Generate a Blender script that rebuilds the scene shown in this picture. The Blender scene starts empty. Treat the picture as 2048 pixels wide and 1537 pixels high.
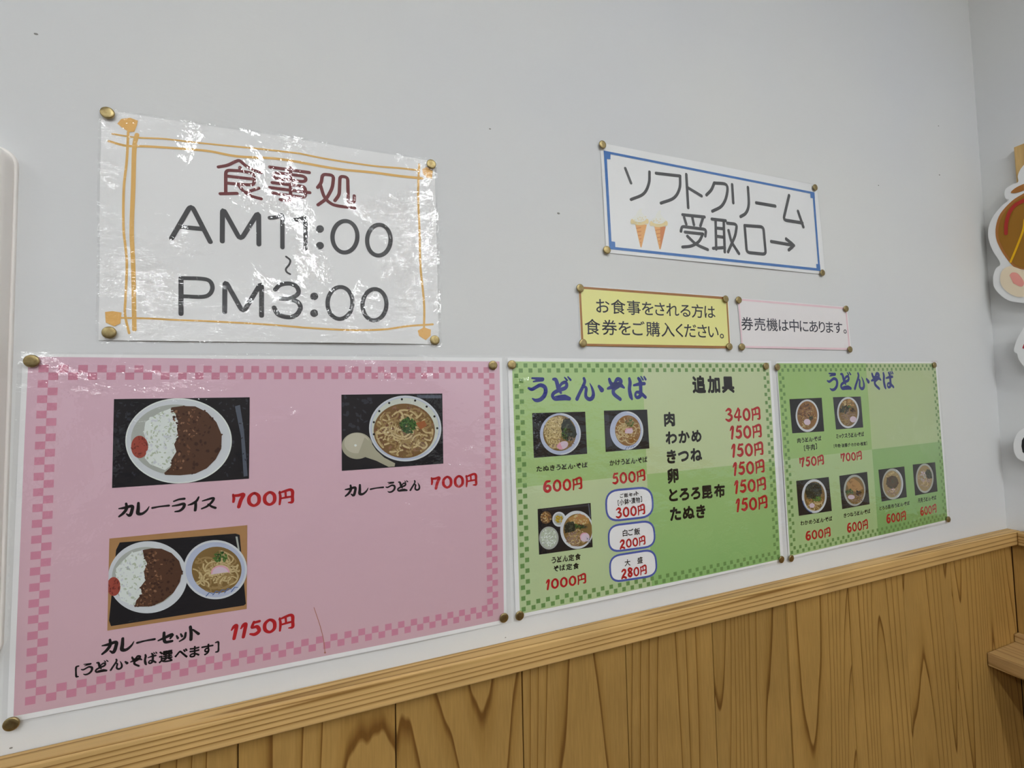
import bpy, bmesh, math, random
from mathutils import Vector, Matrix
random.seed(7)
C = bpy.context.scene.collection
sc = bpy.context.scene

# ------------------------------------------------------------------ camera (surveyed pose: 0.47 m off the wall, ultra-wide phone lens)
YAW, PITCH, ROLL = -0.3543, 0.0456, 0.0216
CAM = Vector((0.252, -0.4665, -0.0484)); FPX = 855.0943
RM = Matrix.Rotation(YAW, 3, 'Z') @ Matrix.Rotation(PITCH, 3, 'X') @ Matrix.Rotation(ROLL, 3, 'Y')
right, fwd, up = RM.col[0], RM.col[1], RM.col[2]
cam = bpy.data.cameras.new('camera'); cam_o = bpy.data.objects.new('camera', cam); C.objects.link(cam_o)
cam.sensor_fit = 'HORIZONTAL'; cam.sensor_width = 36.0; cam.lens = 36.0 * FPX / 2048
cam.clip_start = 0.01
M = Matrix((( right.x, up.x, -fwd.x, CAM.x), (right.y, up.y, -fwd.y, CAM.y), (right.z, up.z, -fwd.z, CAM.z), (0, 0, 0, 1)))
cam_o.matrix_world = M
sc.camera = cam_o

# ------------------------------------------------------------------ world, exposure
w = bpy.data.worlds.new('world'); sc.world = w; w.use_nodes = True
w.node_tree.nodes['Background'].inputs[0].default_value = (0.8, 0.9, 1.0, 1)
w.node_tree.nodes['Background'].inputs[1].default_value = 0.3
sc.view_settings.view_transform = 'Standard'; sc.view_settings.look = 'None'
sc.view_settings.exposure = 0.0; sc.view_settings.gamma = 1.0; sc.view_settings.use_curve_mapping = False

# ------------------------------------------------------------------ ceiling lights (rows of tubes running away from the menu wall)
CEIL = 1.10; FLOOR = -1.42; XR = 1.458; XL = -3.2; YB = -6.2
TUBES = [(x, y) for x in (-1.52, -0.07, 0.88) for y in (-1.55, -3.05, -4.55)]  # the right-hand row is an added one, brightening that side of the room
LIGHT_W = 6.2
for x, y in TUBES:
    l = bpy.data.lights.new('ceiling_tube_light', 'AREA'); l.shape = 'RECTANGLE'; l.size = 0.024; l.size_y = 1.2
    l.energy = LIGHT_W; l.color = (0.93, 0.985, 1.03)
    o = bpy.data.objects.new('ceiling_tube_light', l); o.location = (x, y, CEIL - 0.075); C.objects.link(o)

# ------------------------------------------------------------------ helpers
def lin(c):
    return tuple(((v / 255) / 12.92 if v / 255 <= .04045 else ((v / 255 + .055) / 1.055) ** 2.4) for v in c)
KD = 1 / 0.66
def alb(c):
    return tuple(min(.9, v * KD) for v in lin(c))
MATS = {}
def mat(name, col, rough=.6, metal=0, spec=.3):
    if name in MATS: return MATS[name]
    m = bpy.data.materials.new(name); m.use_nodes = True
    b = m.node_tree.nodes['Principled BSDF']
    b.inputs['Base Color'].default_value = (*alb(col), 1)
    b.inputs['Roughness'].default_value = rough; b.inputs['Metallic'].default_value = metal
    b.inputs['Specular IOR Level'].default_value = spec
    MATS[name] = m; return m
def N(m, t, **k):
    n = m.node_tree.nodes.new(t)
    for a, v in k.items(): setattr(n, a, v)
    return n
def L(m, a, b): m.node_tree.links.new(a, b)

def mesh_obj(name, verts, faces, mats, parent=None, mi=None, smooth=False):
    me = bpy.data.meshes.new(name); me.from_pydata([tuple(v) for v in verts], [], faces)
    for m in (mats if isinstance(mats, (list, tuple)) else [mats]): me.materials.append(m)
    if mi: me.polygons.foreach_set('material_index', mi)
    if smooth: me.polygons.foreach_set('use_smooth', [True] * len(me.polygons))
    me.update()
    o = bpy.data.objects.new(name, me); C.objects.link(o)
    if parent: set_parent(o, parent)
    return o
def set_parent(o, p):
    o.parent = p
    o.matrix_parent_inverse = Matrix.Translation(-p.location)
def empty(name, loc, label, cat, group=None):
    o = bpy.data.objects.new(name, None); C.objects.link(o); o.location = loc; o.empty_display_size = .02
    o['label'] = label; o['category'] = cat
    if group: o['group'] = group
    return o
def tag(o, label, cat, group=None):
    o['label'] = label; o['category'] = cat
    if group: o['group'] = group
    return o
def bm_obj(name, bm, mats, parent=None, smooth=False):
    me = bpy.data.meshes.new(name); bm.to_mesh(me); bm.free()
    for m in (mats if isinstance(mats, (list, tuple)) else [mats]): me.materials.append(m)
    if smooth: me.polygons.foreach_set('use_smooth', [True] * len(me.polygons))
    o = bpy.data.objects.new(name, me); C.objects.link(o)
    if parent: set_parent(o, parent)
    return o
def box_bm(x0, x1, y0, y1, z0, z1, bev=0, seg=2):
    bm = bmesh.new(); bmesh.ops.create_cube(bm, size=1)
    for v in bm.verts:
        v.co = Vector(((x0 + x1) / 2 + v.co.x * (x1 - x0), (y0 + y1) / 2 + v.co.y * (y1 - y0), (z0 + z1) / 2 + v.co.z * (z1 - z0)))
    if bev: bmesh.ops.bevel(bm, geom=bm.edges[:], offset=bev, segments=seg, affect='EDGES', profile=.5)
    return bm
def ray(px, py):
    return (right * ((px - 1024) / FPX) + fwd + up * ((768.5 - py) / FPX))
def wall_pt(px, py, depth=0.0):                 # survey reading on the menu wall, (x, z) in metres at a distance off the wall
    d = ray(px, py); t = (-depth - CAM.y) / d.y
    return (CAM.x + t * d.x, CAM.z + t * d.z)
def side_pt(px, py, X):                         # the same on a plane parallel to the right-hand wall, (y, z)
    d = ray(px, py); t = (X - CAM.x) / d.x
    return (CAM.y + t * d.y, CAM.z + t * d.z)

# ------------------------------------------------------------------ materials of the setting
def wall_material():
    m = mat('white_wallpaper', (186, 187, 187), rough=.75, spec=.2)
    b = m.node_tree.nodes['Principled BSDF']
    tc = N(m, 'ShaderNodeNewGeometry')
    n1 = N(m, 'ShaderNodeTexNoise'); n1.inputs['Scale'].default_value = 260; n1.inputs['Detail'].default_value = 4
    n2 = N(m, 'ShaderNodeTexNoise'); n2.inputs['Scale'].default_value = 2.2; n2.inputs['Detail'].default_value = 2
    mp = N(m, 'ShaderNodeMapping'); mp.inputs['Scale'].default_value = (.35, .35, 1)
    L(m, tc.outputs['Position'], mp.inputs[0]); L(m, mp.outputs[0], n1.inputs['Vector']); L(m, tc.outputs['Position'], n2.inputs['Vector'])
    r = N(m, 'ShaderNodeValToRGB'); r.color_ramp.elements[0].color = (*alb((184, 185, 187)), 1); r.color_ramp.elements[1].color = (*alb((189, 189, 187)), 1)
    r.color_ramp.elements[0].position = .35; r.color_ramp.elements[1].position = .65
    L(m, n2.outputs[0], r.inputs[0]); L(m, r.outputs[0], b.inputs['Base Color'])
    bp = N(m, 'ShaderNodeBump'); bp.inputs['Distance'].default_value = .0004; bp.inputs['Strength'].default_value = .25
    L(m, n1.outputs[0], bp.inputs['Height']); L(m, bp.outputs[0], b.inputs['Normal'])
    return m
WALL = wall_material()

def wood_material(name, light, mid, dark, axis='Z', rings=9.0, stretch=.07, across=5.0, warp=.35, rough=.5, fine=1.0, ramp=(.6, .87, .95, .975)):
    """contour bands of a noise stretched along the grain: straight grain with cathedral arches"""
    m = bpy.data.materials.new(name); m.use_nodes = True; b = m.node_tree.nodes['Principled BSDF']
    b.inputs['Roughness'].default_value = rough; b.inputs['Specular IOR Level'].default_value = .25
    g = N(m, 'ShaderNodeNewGeometry'); oi = N(m, 'ShaderNodeObjectInfo')
    mul = N(m, 'ShaderNodeMath', operation='MULTIPLY'); mul.inputs[1].default_value = 37.0; L(m, oi.outputs['Random'], mul.inputs[0])
    cb = N(m, 'ShaderNodeCombineXYZ')
    for i in range(3): L(m, mul.outputs[0], cb.inputs[i])
    add = N(m, 'ShaderNodeVectorMath', operation='ADD'); L(m, g.outputs['Position'], add.inputs[0]); L(m, cb.outputs[0], add.inputs[1])
    sc_ = {'Z': (across, across, across * stretch), 'X': (across * stretch, across, across), 'Y': (across, across * stretch, across)}[axis]
    mp = N(m, 'ShaderNodeMapping'); mp.inputs['Scale'].default_value = sc_; L(m, add.outputs[0], mp.inputs[0])
    # wobble
    wn = N(m, 'ShaderNodeTexNoise'); wn.inputs['Scale'].default_value = 1.6; wn.inputs['Detail'].default_value = 3; L(m, mp.outputs[0], wn.inputs['Vector'])
    n1 = N(m, 'ShaderNodeTexNoise'); n1.inputs['Scale'].default_value = 1.0; n1.inputs['Detail'].default_value = 0.6; n1.inputs['Roughness'].default_value = .3
    n1.inputs['Distortion'].default_value = warp; L(m, mp.outputs[0], n1.inputs['Vector'])
    m1 = N(m, 'ShaderNodeMath', operation='MULTIPLY'); m1.inputs[1].default_value = rings; L(m, n1.outputs[0], m1.inputs[0])
    m2 = N(m, 'ShaderNodeMath', operation='MULTIPLY_ADD'); m2.inputs[1].default_value = 1.5; L(m, wn.outputs[0], m2.inputs[0]); L(m, m1.outputs[0], m2.inputs[2])
    fr = N(m, 'ShaderNodeMath', operation='FRACT'); L(m, m2.outputs[0], fr.inputs[0])
    r = N(m, 'ShaderNodeValToRGB'); e = r.color_ramp.elements
    e[0].position = 0; e[0].color = (*alb(light), 1); e[1].position = 1; e[1].color = (*alb(light), 1)
    for p, c in zip(ramp, (light, mid, dark, dark)):
        q = e.new(p); q.color = (*alb(c), 1)
    L(m, fr.outputs[0], r.inputs[0])
    # fine fibres and a slow tone drift
    mf = N(m, 'ShaderNodeMapping'); mf.inputs['Scale'].default_value = tuple(v * 60 * fine for v in sc_); L(m, add.outputs[0], mf.inputs[0])
    nf = N(m, 'ShaderNodeTexNoise'); nf.inputs['Scale'].default_value = 1; nf.inputs['Detail'].default_value = 3; L(m, mf.outputs[0], nf.inputs['Vector'])
    nd = N(m, 'ShaderNodeTexNoise'); nd.inputs['Scale'].default_value = 7; L(m, add.outputs[0], nd.inputs['Vector'])
    rf = N(m, 'ShaderNodeMapRange'); rf.inputs['From Min'].default_value = .3; rf.inputs['From Max'].default_value = .7; rf.inputs['To Min'].default_value = .9; rf.inputs['To Max'].default_value = 1.07
    rd = N(m, 'ShaderNodeMapRange'); rd.inputs['From Min'].default_value = .3; rd.inputs['From Max'].default_value = .7; rd.inputs['To Min'].default_value = .9; rd.inputs['To Max'].default_value = 1.08
    L(m, nf.outputs[0], rf.inputs[0]); L(m, nd.outputs[0], rd.inputs[0])
    mm = N(m, 'ShaderNodeMath', operation='MULTIPLY'); L(m, rf.outputs[0], mm.inputs[0]); L(m, rd.outputs[0], mm.inputs[1])
    ro = N(m, 'ShaderNodeMapRange'); ro.inputs['To Min'].default_value = .9; ro.inputs['To Max'].default_value = 1.08; L(m, oi.outputs['Random'], ro.inputs[0])
    m3 = N(m, 'ShaderNodeMath', operation='MULTIPLY'); L(m, mm.outputs[0], m3.inputs[0]); L(m, ro.outputs[0], m3.inputs[1])
    vm = N(m, 'ShaderNodeVectorMath', operation='SCALE'); L(m, r.outputs[0], vm.inputs[0]); L(m, m3.outputs[0], vm.inputs['Scale'])
    L(m, vm.outputs[0], b.inputs['Base Color'])
    bp = N(m, 'ShaderNodeBump'); bp.inputs['Distance'].default_value = .0003; bp.inputs['Strength'].default_value = .4
    L(m, nf.outputs[0], bp.inputs['Height']); L(m, bp.outputs[0], b.inputs['Normal'])
    return m
PLANK = wood_material('cedar_plank_wood', (146, 114, 62), (136, 104, 53), (98, 66, 26), 'Z', rings=21, stretch=.06, across=8.5, warp=.2)
RAILM = wood_material('pine_rail_wood', (172, 140, 90), (158, 126, 76), (122, 90, 46), 'X', rings=26, stretch=.005, across=30, warp=.05, ramp=(.45, .7, .86, .93))
RAILY = wood_material('pine_side_rail_wood', (172, 140, 90), (158, 126, 76), (122, 90, 46), 'Y', rings=26, stretch=.005, across=30, warp=.05, ramp=(.45, .7, .86, .93))
SHELFM = wood_material('shelf_wood', (160, 132, 88), (150, 120, 78), (124, 94, 54), 'Y', rings=12, stretch=.06, across=7)

# ------------------------------------------------------------------ the setting
def struct(name, bm, m, parent=None):
    o = bm_obj(name, bm, m, parent)
    if not parent: o['kind'] = 'structure'
    return o
Z_RAIL = -0.3145; RAIL_D = .02; RAIL_H = .0255; PF = .007
wall_back = struct('wall_back', box_bm(XL - .1, XR + .12, 0, .1, FLOOR, CEIL), WALL)
wall_right = struct('wall_right', box_bm(XR, XR + .12, YB, 0, FLOOR, CEIL), WALL)
DIM = mat('dim_far_wall', (120, 108, 96), .8)
struct('wall_left', box_bm(XL - .1, XL, YB, 0, FLOOR, CEIL), WALL)
struct('wall_front', box_bm(XL - .1, XR + .12, YB - .1, YB, FLOOR, CEIL), DIM)
struct('floor', box_bm(XL - .1, XR + .12, YB - .1, .1, FLOOR - .1, FLOOR), mat('brown_floor_tiles', (64, 52, 42), .5))
struct('ceiling', box_bm(XL - .1, XR + .12, YB - .1, .1, CEIL, CEIL + .1), mat('ceiling_board', (225, 225, 222), .8))
t1 = struct('trim_1', box_bm(XL, XR - .002, -RAIL_D, -.0002, Z_RAIL - RAIL_H, Z_RAIL, .0022, 3), RAILM)
t2 = struct('trim_2', box_bm(XR - RAIL_D, XR - .0002, YB, -RAIL_D - .0004, Z_RAIL - RAIL_H, Z_RAIL, .0022, 3), RAILY)
# planks of the wainscot: tongue-and-groove boards, narrow recessed joints
PW = .1367; ZT = Z_RAIL - RAIL_H + .001
backing = mat('dark_joint_wood', (70, 45, 20), .8)
struct('wainscot_backing', box_bm(XL, XR, -.002, -.0001, FLOOR, ZT), backing, wall_back)
struct('wainscot_backing', box_bm(XR - .002, XR - .0001, YB, -.002, FLOOR, ZT), backing, wall_right)
k = 0
x = .2897 + PW * 8
while x + PW > XR: x -= PW
xs = []
xx = x
first = True
bounds = [XR - PF]
while xx > -1.6:
    bounds.append(xx); xx -= PW
for a, b_ in zip(bounds[1:], bounds[:-1]):
    o = struct('plank', box_bm(a + .0005, b_ - .0005, -PF, -.0015, FLOOR, ZT, .0009, 2), PLANK, wall_back)
yy = -PF
while yy > -2.2:
    o = struct('plank', box_bm(XR - PF, XR - .0015, yy - PW + .0005, yy - .0005, FLOOR, ZT, .0009, 2), PLANK, wall_right); yy -= PW
# old pin holes and specks in the wallpaper
HOLE = mat('pin_hole_grey', (120, 118, 114), .9)
for px, py, r in ((72, 68, .0016), (980, 258, .0014), (1117, 427, .0022), (1879, 350, .0022), (1877, 252, .0018), (1757, 371, .0016), (1011, 1276, .0009), (22, 1497, .0012)):
    X, Z = wall_pt(px, py); bm = bmesh.new()
    bmesh.ops.create_cone(bm, cap_ends=True, segments=10, radius1=r, radius2=r * .6, depth=.0003, matrix=Matrix.Translation((X, -.0001, Z)) @ Matrix.Rotation(math.pi / 2, 4, 'X') @ Matrix.Diagonal((1, .6, 1, 1)))
    struct('pin_hole', bm, HOLE, wall_back)

# shelf of the right-hand wall
sh = empty('wall_shelf', (1.40, -.35, -.5245), 'pale wooden shelf board fixed below the rail on the right-hand wall', 'shelf')
bm_obj('shelf_board', box_bm(1.340, XR - PF - .0006, -.78, -PF - .0006, -.5480, -.5245, .0016, 2), SHELFM, sh)
bm_obj('back_rail', box_bm(XR - PF - .016, XR - PF - .0008, -.78, -PF - .0008, -.5243, -.5100, .001, 2), SHELFM, sh)

# ceiling light fixtures: housing, two tubes
HOUSE = mat('white_enamel', (228, 228, 226), .35)
TUBEM = bpy.data.materials.new('lit_tube'); TUBEM.use_nodes = True
tb = TUBEM.node_tree.nodes['Principled BSDF']; tb.inputs['Emission Color'].default_value = (.97, 1, .985, 1); tb.inputs['Emission Strength'].default_value = 12
for i, (x, y) in enumerate(TUBES):
    e = empty('ceiling_light', (x, y, CEIL), 'fluorescent ceiling light, %s %s' % ({-1.55: 'nearest the menus', -3.05: 'middle one', -4.55: 'farthest from the menus'}[y], {-1.52: 'on the left', -.07: 'above the opening-hours sign', .88: 'in the row added to brighten the right side'}[x]), 'ceiling light', 'fluorescent ceiling lights')
    bm_obj('housing', box_bm(x - .07, x + .07, y - .62, y + .62, CEIL - .035, CEIL - .0005, .004), HOUSE, e)
    for s in (-1, 1):
        bm = bmesh.new(); bmesh.ops.create_cone(bm, cap_ends=True, segments=16, radius1=.014, radius2=.014, depth=1.2, matrix=Matrix.Translation((x + s * .035, y, CEIL - .052)) @ Matrix.Rotation(math.pi / 2, 4, 'X'))
        bm_obj('tube', bm, TUBEM, e, True)

# ------------------------------------------------------------------ laminated sheets
def film_material(name, a1, a2, a3):
    m = bpy.data.materials.new(name); m.use_nodes = True; nt = m.node_tree; nt.nodes.clear()
    out = N(m, 'ShaderNodeOutputMaterial'); mix = N(m, 'ShaderNodeMixShader'); tr = N(m, 'ShaderNodeBsdfTransparent'); gl = N(m, 'ShaderNodeBsdfGlossy')
    gl.inputs['Roughness'].default_value = .018
    fr = N(m, 'ShaderNodeFresnel'); fr.inputs['IOR'].default_value = 1.68
    g = N(m, 'ShaderNodeNewGeometry')
    def noise(s, d, sc3=(1, 1, 1)):
        mp = N(m, 'ShaderNodeMapping'); mp.inputs['Scale'].default_value = sc3; L(m, g.outputs['Position'], mp.inputs[0])
        n = N(m, 'ShaderNodeTexNoise'); n.inputs['Scale'].default_value = s; n.inputs['Detail'].default_value = d; L(m, mp.outputs[0], n.inputs['Vector']); return n
    n1 = noise(8, 1.0); n2 = noise(34, 4, (.8, 1, 1.5)); n3 = noise(360, 1.5); nm = noise(11, 1)
    mk = N(m, 'ShaderNodeMapRange'); mk.inputs['From Min'].default_value = .48; mk.inputs['From Max'].default_value = .66; mk.inputs['To Min'].default_value = .2; L(m, nm.outputs[0], mk.inputs[0])
    m2_ = N(m, 'ShaderNodeMath', operation='MULTIPLY'); L(m, n2.outputs[0], m2_.inputs[0]); L(m, mk.outputs[0], m2_.inputs[1])
    def bump(n, dist, prev=None):
        b = N(m, 'ShaderNodeBump'); b.inputs['Distance'].default_value = dist; b.inputs['Strength'].default_value = 1
        L(m, n.outputs[0], b.inputs['Height'])
        if prev: L(m, prev.outputs[0], b.inputs['Normal'])
        return b
    b = bump(n1, a1); b = bump(m2_, a2, b); b = bump(n3, a3, b)
    L(m, b.outputs[0], gl.inputs['Normal']); L(m, b.outputs[0], fr.inputs['Normal'])
    inv = N(m, 'ShaderNodeMath', operation='SUBTRACT'); inv.inputs[0].default_value = 1; L(m, g.outputs['Backfacing'], inv.inputs[1])
    fm = N(m, 'ShaderNodeMath', operation='MULTIPLY'); L(m, fr.outputs[0], fm.inputs[0]); L(m, inv.outputs[0], fm.inputs[1])   # only the outer face reflects
    L(m, fm.outputs[0], mix.inputs[0]); L(m, tr.outputs[0], mix.inputs[1]); L(m, gl.outputs[0], mix.inputs[2]); L(m, mix.outputs[0], out.inputs[0])
    return m
FILM = film_material('laminate_film', .0035, .0040, .00008); FILM_CR = film_material('crinkled_laminate_film', .0055, .0062, .0001)
def paper_mat():
    m = mat('white_paper', (232, 232, 230), .6); return m
PAPER = paper_mat()
LAYER = .00012

class Sheet:
    def __init__(s, name, corners, label, cat, base=.0007, bulge=.002, low=.6, wave=0.0, seed=0):
        s.px = corners; s.base = base; s.bulge = bulge; s.low = low; s.wave = wave; s.seed = seed
        q = [wall_pt(*c, depth=base) for c in corners]        # TL TR BR BL
        s.x0 = (q[0][0] + q[3][0]) / 2; s.x1 = (q[1][0] + q[2][0]) / 2
        s.z1 = (q[0][1] + q[1][1]) / 2; s.z0 = (q[2][1] + q[3][1]) / 2
        s.e = empty(name, ((s.x0 + s.x1) / 2, 0, s.z0), label, cat)
    def off(s, x, z, layer=0):
        u = min(1, max(0, (x - s.x0) / (s.x1 - s.x0))); v = min(1, max(0, (z - s.z0) / (s.z1 - s.z0)))
        b = math.sin(math.pi * u) * (s.low * (1 - v) + (1 - s.low) * .6) + .5 * math.sin(math.pi * u) * math.sin(math.pi * v) * (1 - s.low) + .35 * math.sin(math.pi * v)
        wv = s.wave * (math.sin(u * 9 + s.seed) * (1 - v) * math.sin(math.pi * u) + .7 * math.sin(v * 8 + s.seed * 2) * math.sin(math.pi * v) * (1 - u) + .8 * math.sin(u * 12 + 1.7 * s.seed) * v * math.sin(math.pi * u))
        return s.base + s.bulge * b + abs(s.wave) * .9 * math.sin(math.pi * u) + wv + layer * LAYER
    def pt(s, px, py, layer=0):            # (x, z) of a survey reading on the bowed sheet
        d = s.base
        for _ in range(3):
            x, z = wall_pt(px, py, d); d = s.off(x, z, layer)
        return x, z
    def lift(s, x, z, layer=0):
        return (x, -s.off(x, z, layer), z)
    def scale(s, px, py):
        a = s.pt(px, py); b = s.pt(px + 2, py); c = s.pt(px, py + 2)
        return (math.dist(a, b) + math.dist(a, c)) / 4
    def grid(s, name, corners, layer, m, nx=16, ny=12, ripple=None):
        q = [s.pt(*c, layer) for c in corners]
        vs = []; fs = []
        for j in range(ny + 1):
            for i in range(nx + 1):
                u, v = i / nx, j / ny
                x = (q[0][0] * (1 - u) + q[1][0] * u) * (1 - v) + (q[3][0] * (1 - u) + q[2][0] * u) * v
                z = (q[0][1] * (1 - u) + q[1][1] * u) * (1 - v) + (q[3][1] * (1 - u) + q[2][1] * u) * v
                p = s.lift(x, z, layer)
                if ripple:            # sealed rim of the pouch: small uneven buckles outside the paper
                    W, H = math.dist(q[0], q[1]), math.dist(q[0], q[3]); e_ = min(u * W, (1 - u) * W, v * H, (1 - v) * H)
                    if e_ < .007: p = (p[0], p[1] - ripple.random() ** 2 * .00035 * (1 - e_ / .007), p[2])
                vs.append(p)
        for j in range(ny):
            for i in range(nx):
                a = j * (nx + 1) + i; fs.append((a, a + nx + 1, a + nx + 2, a + 1))
        return mesh_obj(name, vs, fs, m, s.e, smooth=True)

# ---- 2-D shape collector: polygons in (x, z) lifted onto a sheet
class Art:
    def __init__(s, sheet, name, parent=None):
        s.sh = sheet; s.name = name; s.vs = []; s.fs = []; s.mi = []; s.mats = []; s.parent = parent or sheet.e
    def m(s, mt):
        if mt not in s.mats: s.mats.append(mt)
        return s.mats.index(mt)
    def poly(s, pts, layer, mt):            # pts in (x, z)
        n = len(s.vs); s.vs += [s.sh.lift(x, z, layer) for x, z in pts]; s.fs.append(tuple(range(n, n + len(pts)))); s.mi.append(s.m(mt))
    def faces(s, pts, faces, layer, mt):
        n = len(s.vs); s.vs += [s.sh.lift(x, z, layer) for x, z in pts]
        for f in faces: s.fs.append(tuple(n + i for i in f)); s.mi.append(s.m(mt))
    def pxpoly(s, pts, layer, mt): s.poly([s.sh.pt(x, y, layer) for x, y in pts], layer, mt)
    def done(s, **kw):
        # wind every face towards the room
        fs = []
        for f in s.fs:
            a = 0
            for i in range(len(f)):
                p, q = s.vs[f[i]], s.vs[f[(i + 1) % len(f)]]; a += p[0] * q[2] - q[0] * p[2]
            fs.append(f if a > 0 else tuple(reversed(f)))
        o = mesh_obj(s.name, s.vs, fs, s.mats, s.parent, mi=s.mi)
        for k_, v in kw.items(): o[k_] = v
        return o

def resample(pts, n=6):
    """Catmull-Rom through (x, y, w)"""
    if len(pts) == 2: return pts
    P = [tuple(2 * a - b for a, b in zip(pts[0], pts[1]))] + list(pts) + [tuple(2 * a - b for a, b in zip(pts[-1], pts[-2]))]
    out = []
    for i in range(1, len(P) - 2):
        for j in range(n):
            t = j / n
            out.append(tuple(.5 * (2 * b + (c - a) * t + (2 * a - 5 * b + 4 * c - d) * t * t + (3 * b - a - 3 * c + d) * t ** 3) for a, b, c, d in zip(P[i - 1], P[i], P[i + 1], P[i + 2])))
    out.append(tuple(pts[-1])); return out
def ribbon(pts):
    """(x, z, w) polyline -> verts, faces with round caps"""
    pts = [p for i, p in enumerate(pts) if i == 0 or math.dist(p[:2], pts[i - 1][:2]) > 1e-7]
    vs, fs = [], []
    if len(pts) == 1:
        x, z, w_ = pts[0]; vs = [(x + w_ / 2 * math.cos(a * math.pi / 8), z + w_ / 2 * math.sin(a * math.pi / 8)) for a in range(16)]; return vs, [tuple(range(16))]
    L_, R_ = [], []
    for i, p in enumerate(pts):
        a = pts[max(0, i - 1)]; b = pts[min(len(pts) - 1, i + 1)]
        dx, dz = b[0] - a[0], b[1] - a[1]; l = math.hypot(dx, dz) or 1; nx, nz = -dz / l, dx / l; h = max(p[2], 1e-6) / 2
        L_.append((p[0] + nx * h, p[1] + nz * h)); R_.append((p[0] - nx * h, p[1] - nz * h))
    n = len(pts); vs = L_ + R_
    fs = [(i, i + 1, n + i + 1, n + i) for i in range(n - 1)]
    for idx, sg in ((0, -1), (n - 1, 1)):
        p = pts[idx]; q = pts[1] if idx == 0 else pts[-2]
        ang = math.atan2(p[1] - q[1], p[0] - q[0]); h = p[2] / 2
        b0 = len(vs); vs += [(p[0] + h * math.cos(ang + (k - 4) * math.pi / 8), p[1] + h * math.sin(ang + (k - 4) * math.pi / 8)) for k in range(9)]
        fs.append(tuple(range(b0, b0 + 9)))
    return vs, fs
def rounded(pts, closed=False, w=None, n=5):
    pp = [(p[0], p[1], p[2] if len(p) > 2 else w) for p in pts]
    if closed:
        q = resample([pp[-1]] + pp + [pp[0], pp[1]], n); return q[n:-n]
    return resample(pp, n)
def poly_line(pts, w, sharp=.25):
    """polyline with slightly rounded corners (monoline lettering)"""
    out = [pts[0]]
    for a, b, c in zip(pts, pts[1:], pts[2:]):
        r = sharp * min(math.dist(a, b), math.dist(b, c))
        r = min(r, w * 1.2)
        p = tuple(b[i] + (a[i] - b[i]) * r / max(1e-9, math.dist(a, b)) for i in (0, 1)); q = tuple(b[i] + (c[i] - b[i]) * r / max(1e-9, math.dist(b, c)) for i in (0, 1))
        for t in (0, .25, .5, .75, 1):
            out.append(tuple((1 - t) ** 2 * p[i] + 2 * t * (1 - t) * b[i] + t * t * q[i] for i in (0, 1)))
    out.append(pts[-1])
    return [(x, y, w) for x, y in out]

CR = {  # readings were taken on enlarged crops: origin and scale of each
 'H': (1040, 740, .13184), 'K': (220, 960, .18555), 'C': (140, 1220, .22461), 'L': (1320, 800, .16260), 'T': (1060, 810, .12207),
 'B': (1210, 970, .05859), 'E': (1210, 1040, .08457), 'S': (1060, 1000, .11715), 'U': (670, 940, .14648), 'M': (1290, 700, .2994),
 'Q': (1540, 710, .18066), 'R': (1540, 900, .18066), 'F': (420, 310, .14648), 'A': (320, 390, .24414), 'c1': (0, 180, .35129), 'c2': (500, 180, .35137),
 'N': (1100, 240, .32528), 'c4': (0, 680, .30273), 'c5': (0, 1020, .33640), 'c6': (560, 680, .26030), 'G': (1000, 700, .18222), 'Z': (0, 0, 1), 'V': (1960, 290, .21463), 'W': (1980, 600, .23448)}
def c(k, x, y):
    ox, oy, s = CR[k]; return (ox + x * s, oy + y * s)

# ---- brush glyphs: strokes (x, y, width) read from the printed words, normalised to their line
GL = {}
def learn(ch, crop, frame, strokes, closed=()):
    bl, br, tl = (wall_pt(*c(crop, *p), depth=.002) for p in frame)
    ex = Vector((br[0] - bl[0], br[1] - bl[1])).normalized(); ez = Vector((-ex.y, ex.x)); h = Vector((tl[0] - bl[0], tl[1] - bl[1])).dot(ez)
    out = []
    for si, st in enumerate(strokes):
        ps = []
        for (x, y, w_) in st:
            px, py = c(crop, x, y); P = wall_pt(px, py, .002); Q = wall_pt(px + 1, py, .002); S = wall_pt(px, py + 1, .002)
            sc_ = (math.dist(P, Q) + math.dist(P, S)) / 2 * CR[crop][2]
            v = Vector((P[0] - bl[0], P[1] - bl[1])); ps.append((v.dot(ex) / h, v.dot(ez) / h, w_ * sc_ / h * 1.14))
        out.append(rounded(ps, si in closed))
    vs, fs = [], []
    for st in out:
        a, b = ribbon(st); n = len(vs); vs += a; fs += [tuple(n + i for i in f) for f in b]
    x0 = min(v[0] for v in vs); x1 = max(v[0] for v in vs)
    GL[ch] = ([(v[0] - x0, v[1]) for v in vs], fs, x1 - x0)
FH = ((120, 495), (1935, 462), (120, 105))
learn('う', 'H', FH, [[(185, 128, 24), (260, 135, 36), (350, 142, 44)], [(205, 180, 20), (270, 165, 34), (345, 155, 40)], [(130, 280, 30), (180, 297, 45), (250, 262, 45), (310, 235, 50), (375, 260, 55), (393, 320, 56), (370, 395, 56), (310, 452, 52), (240, 465, 45), (188, 437, 18)]])
learn('ど', 'H', FH, [[(512, 145, 36), (548, 152, 50), (572, 220, 55), (590, 290, 55), (625, 350, 34)], [(600, 270, 30), (640, 212, 40), (695, 192, 45), (718, 232, 45), (690, 280, 50), (600, 310, 50), (520, 352, 48), (497, 400, 44), (530, 445, 42), (600, 440, 50), (690, 425, 70), (755, 440, 50)], [(535, 410, 16), (620, 400, 30), (690, 400, 40)], [(685, 118, 18), (722, 160, 28)], [(738, 112, 22), (776, 155, 30)]])
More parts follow.
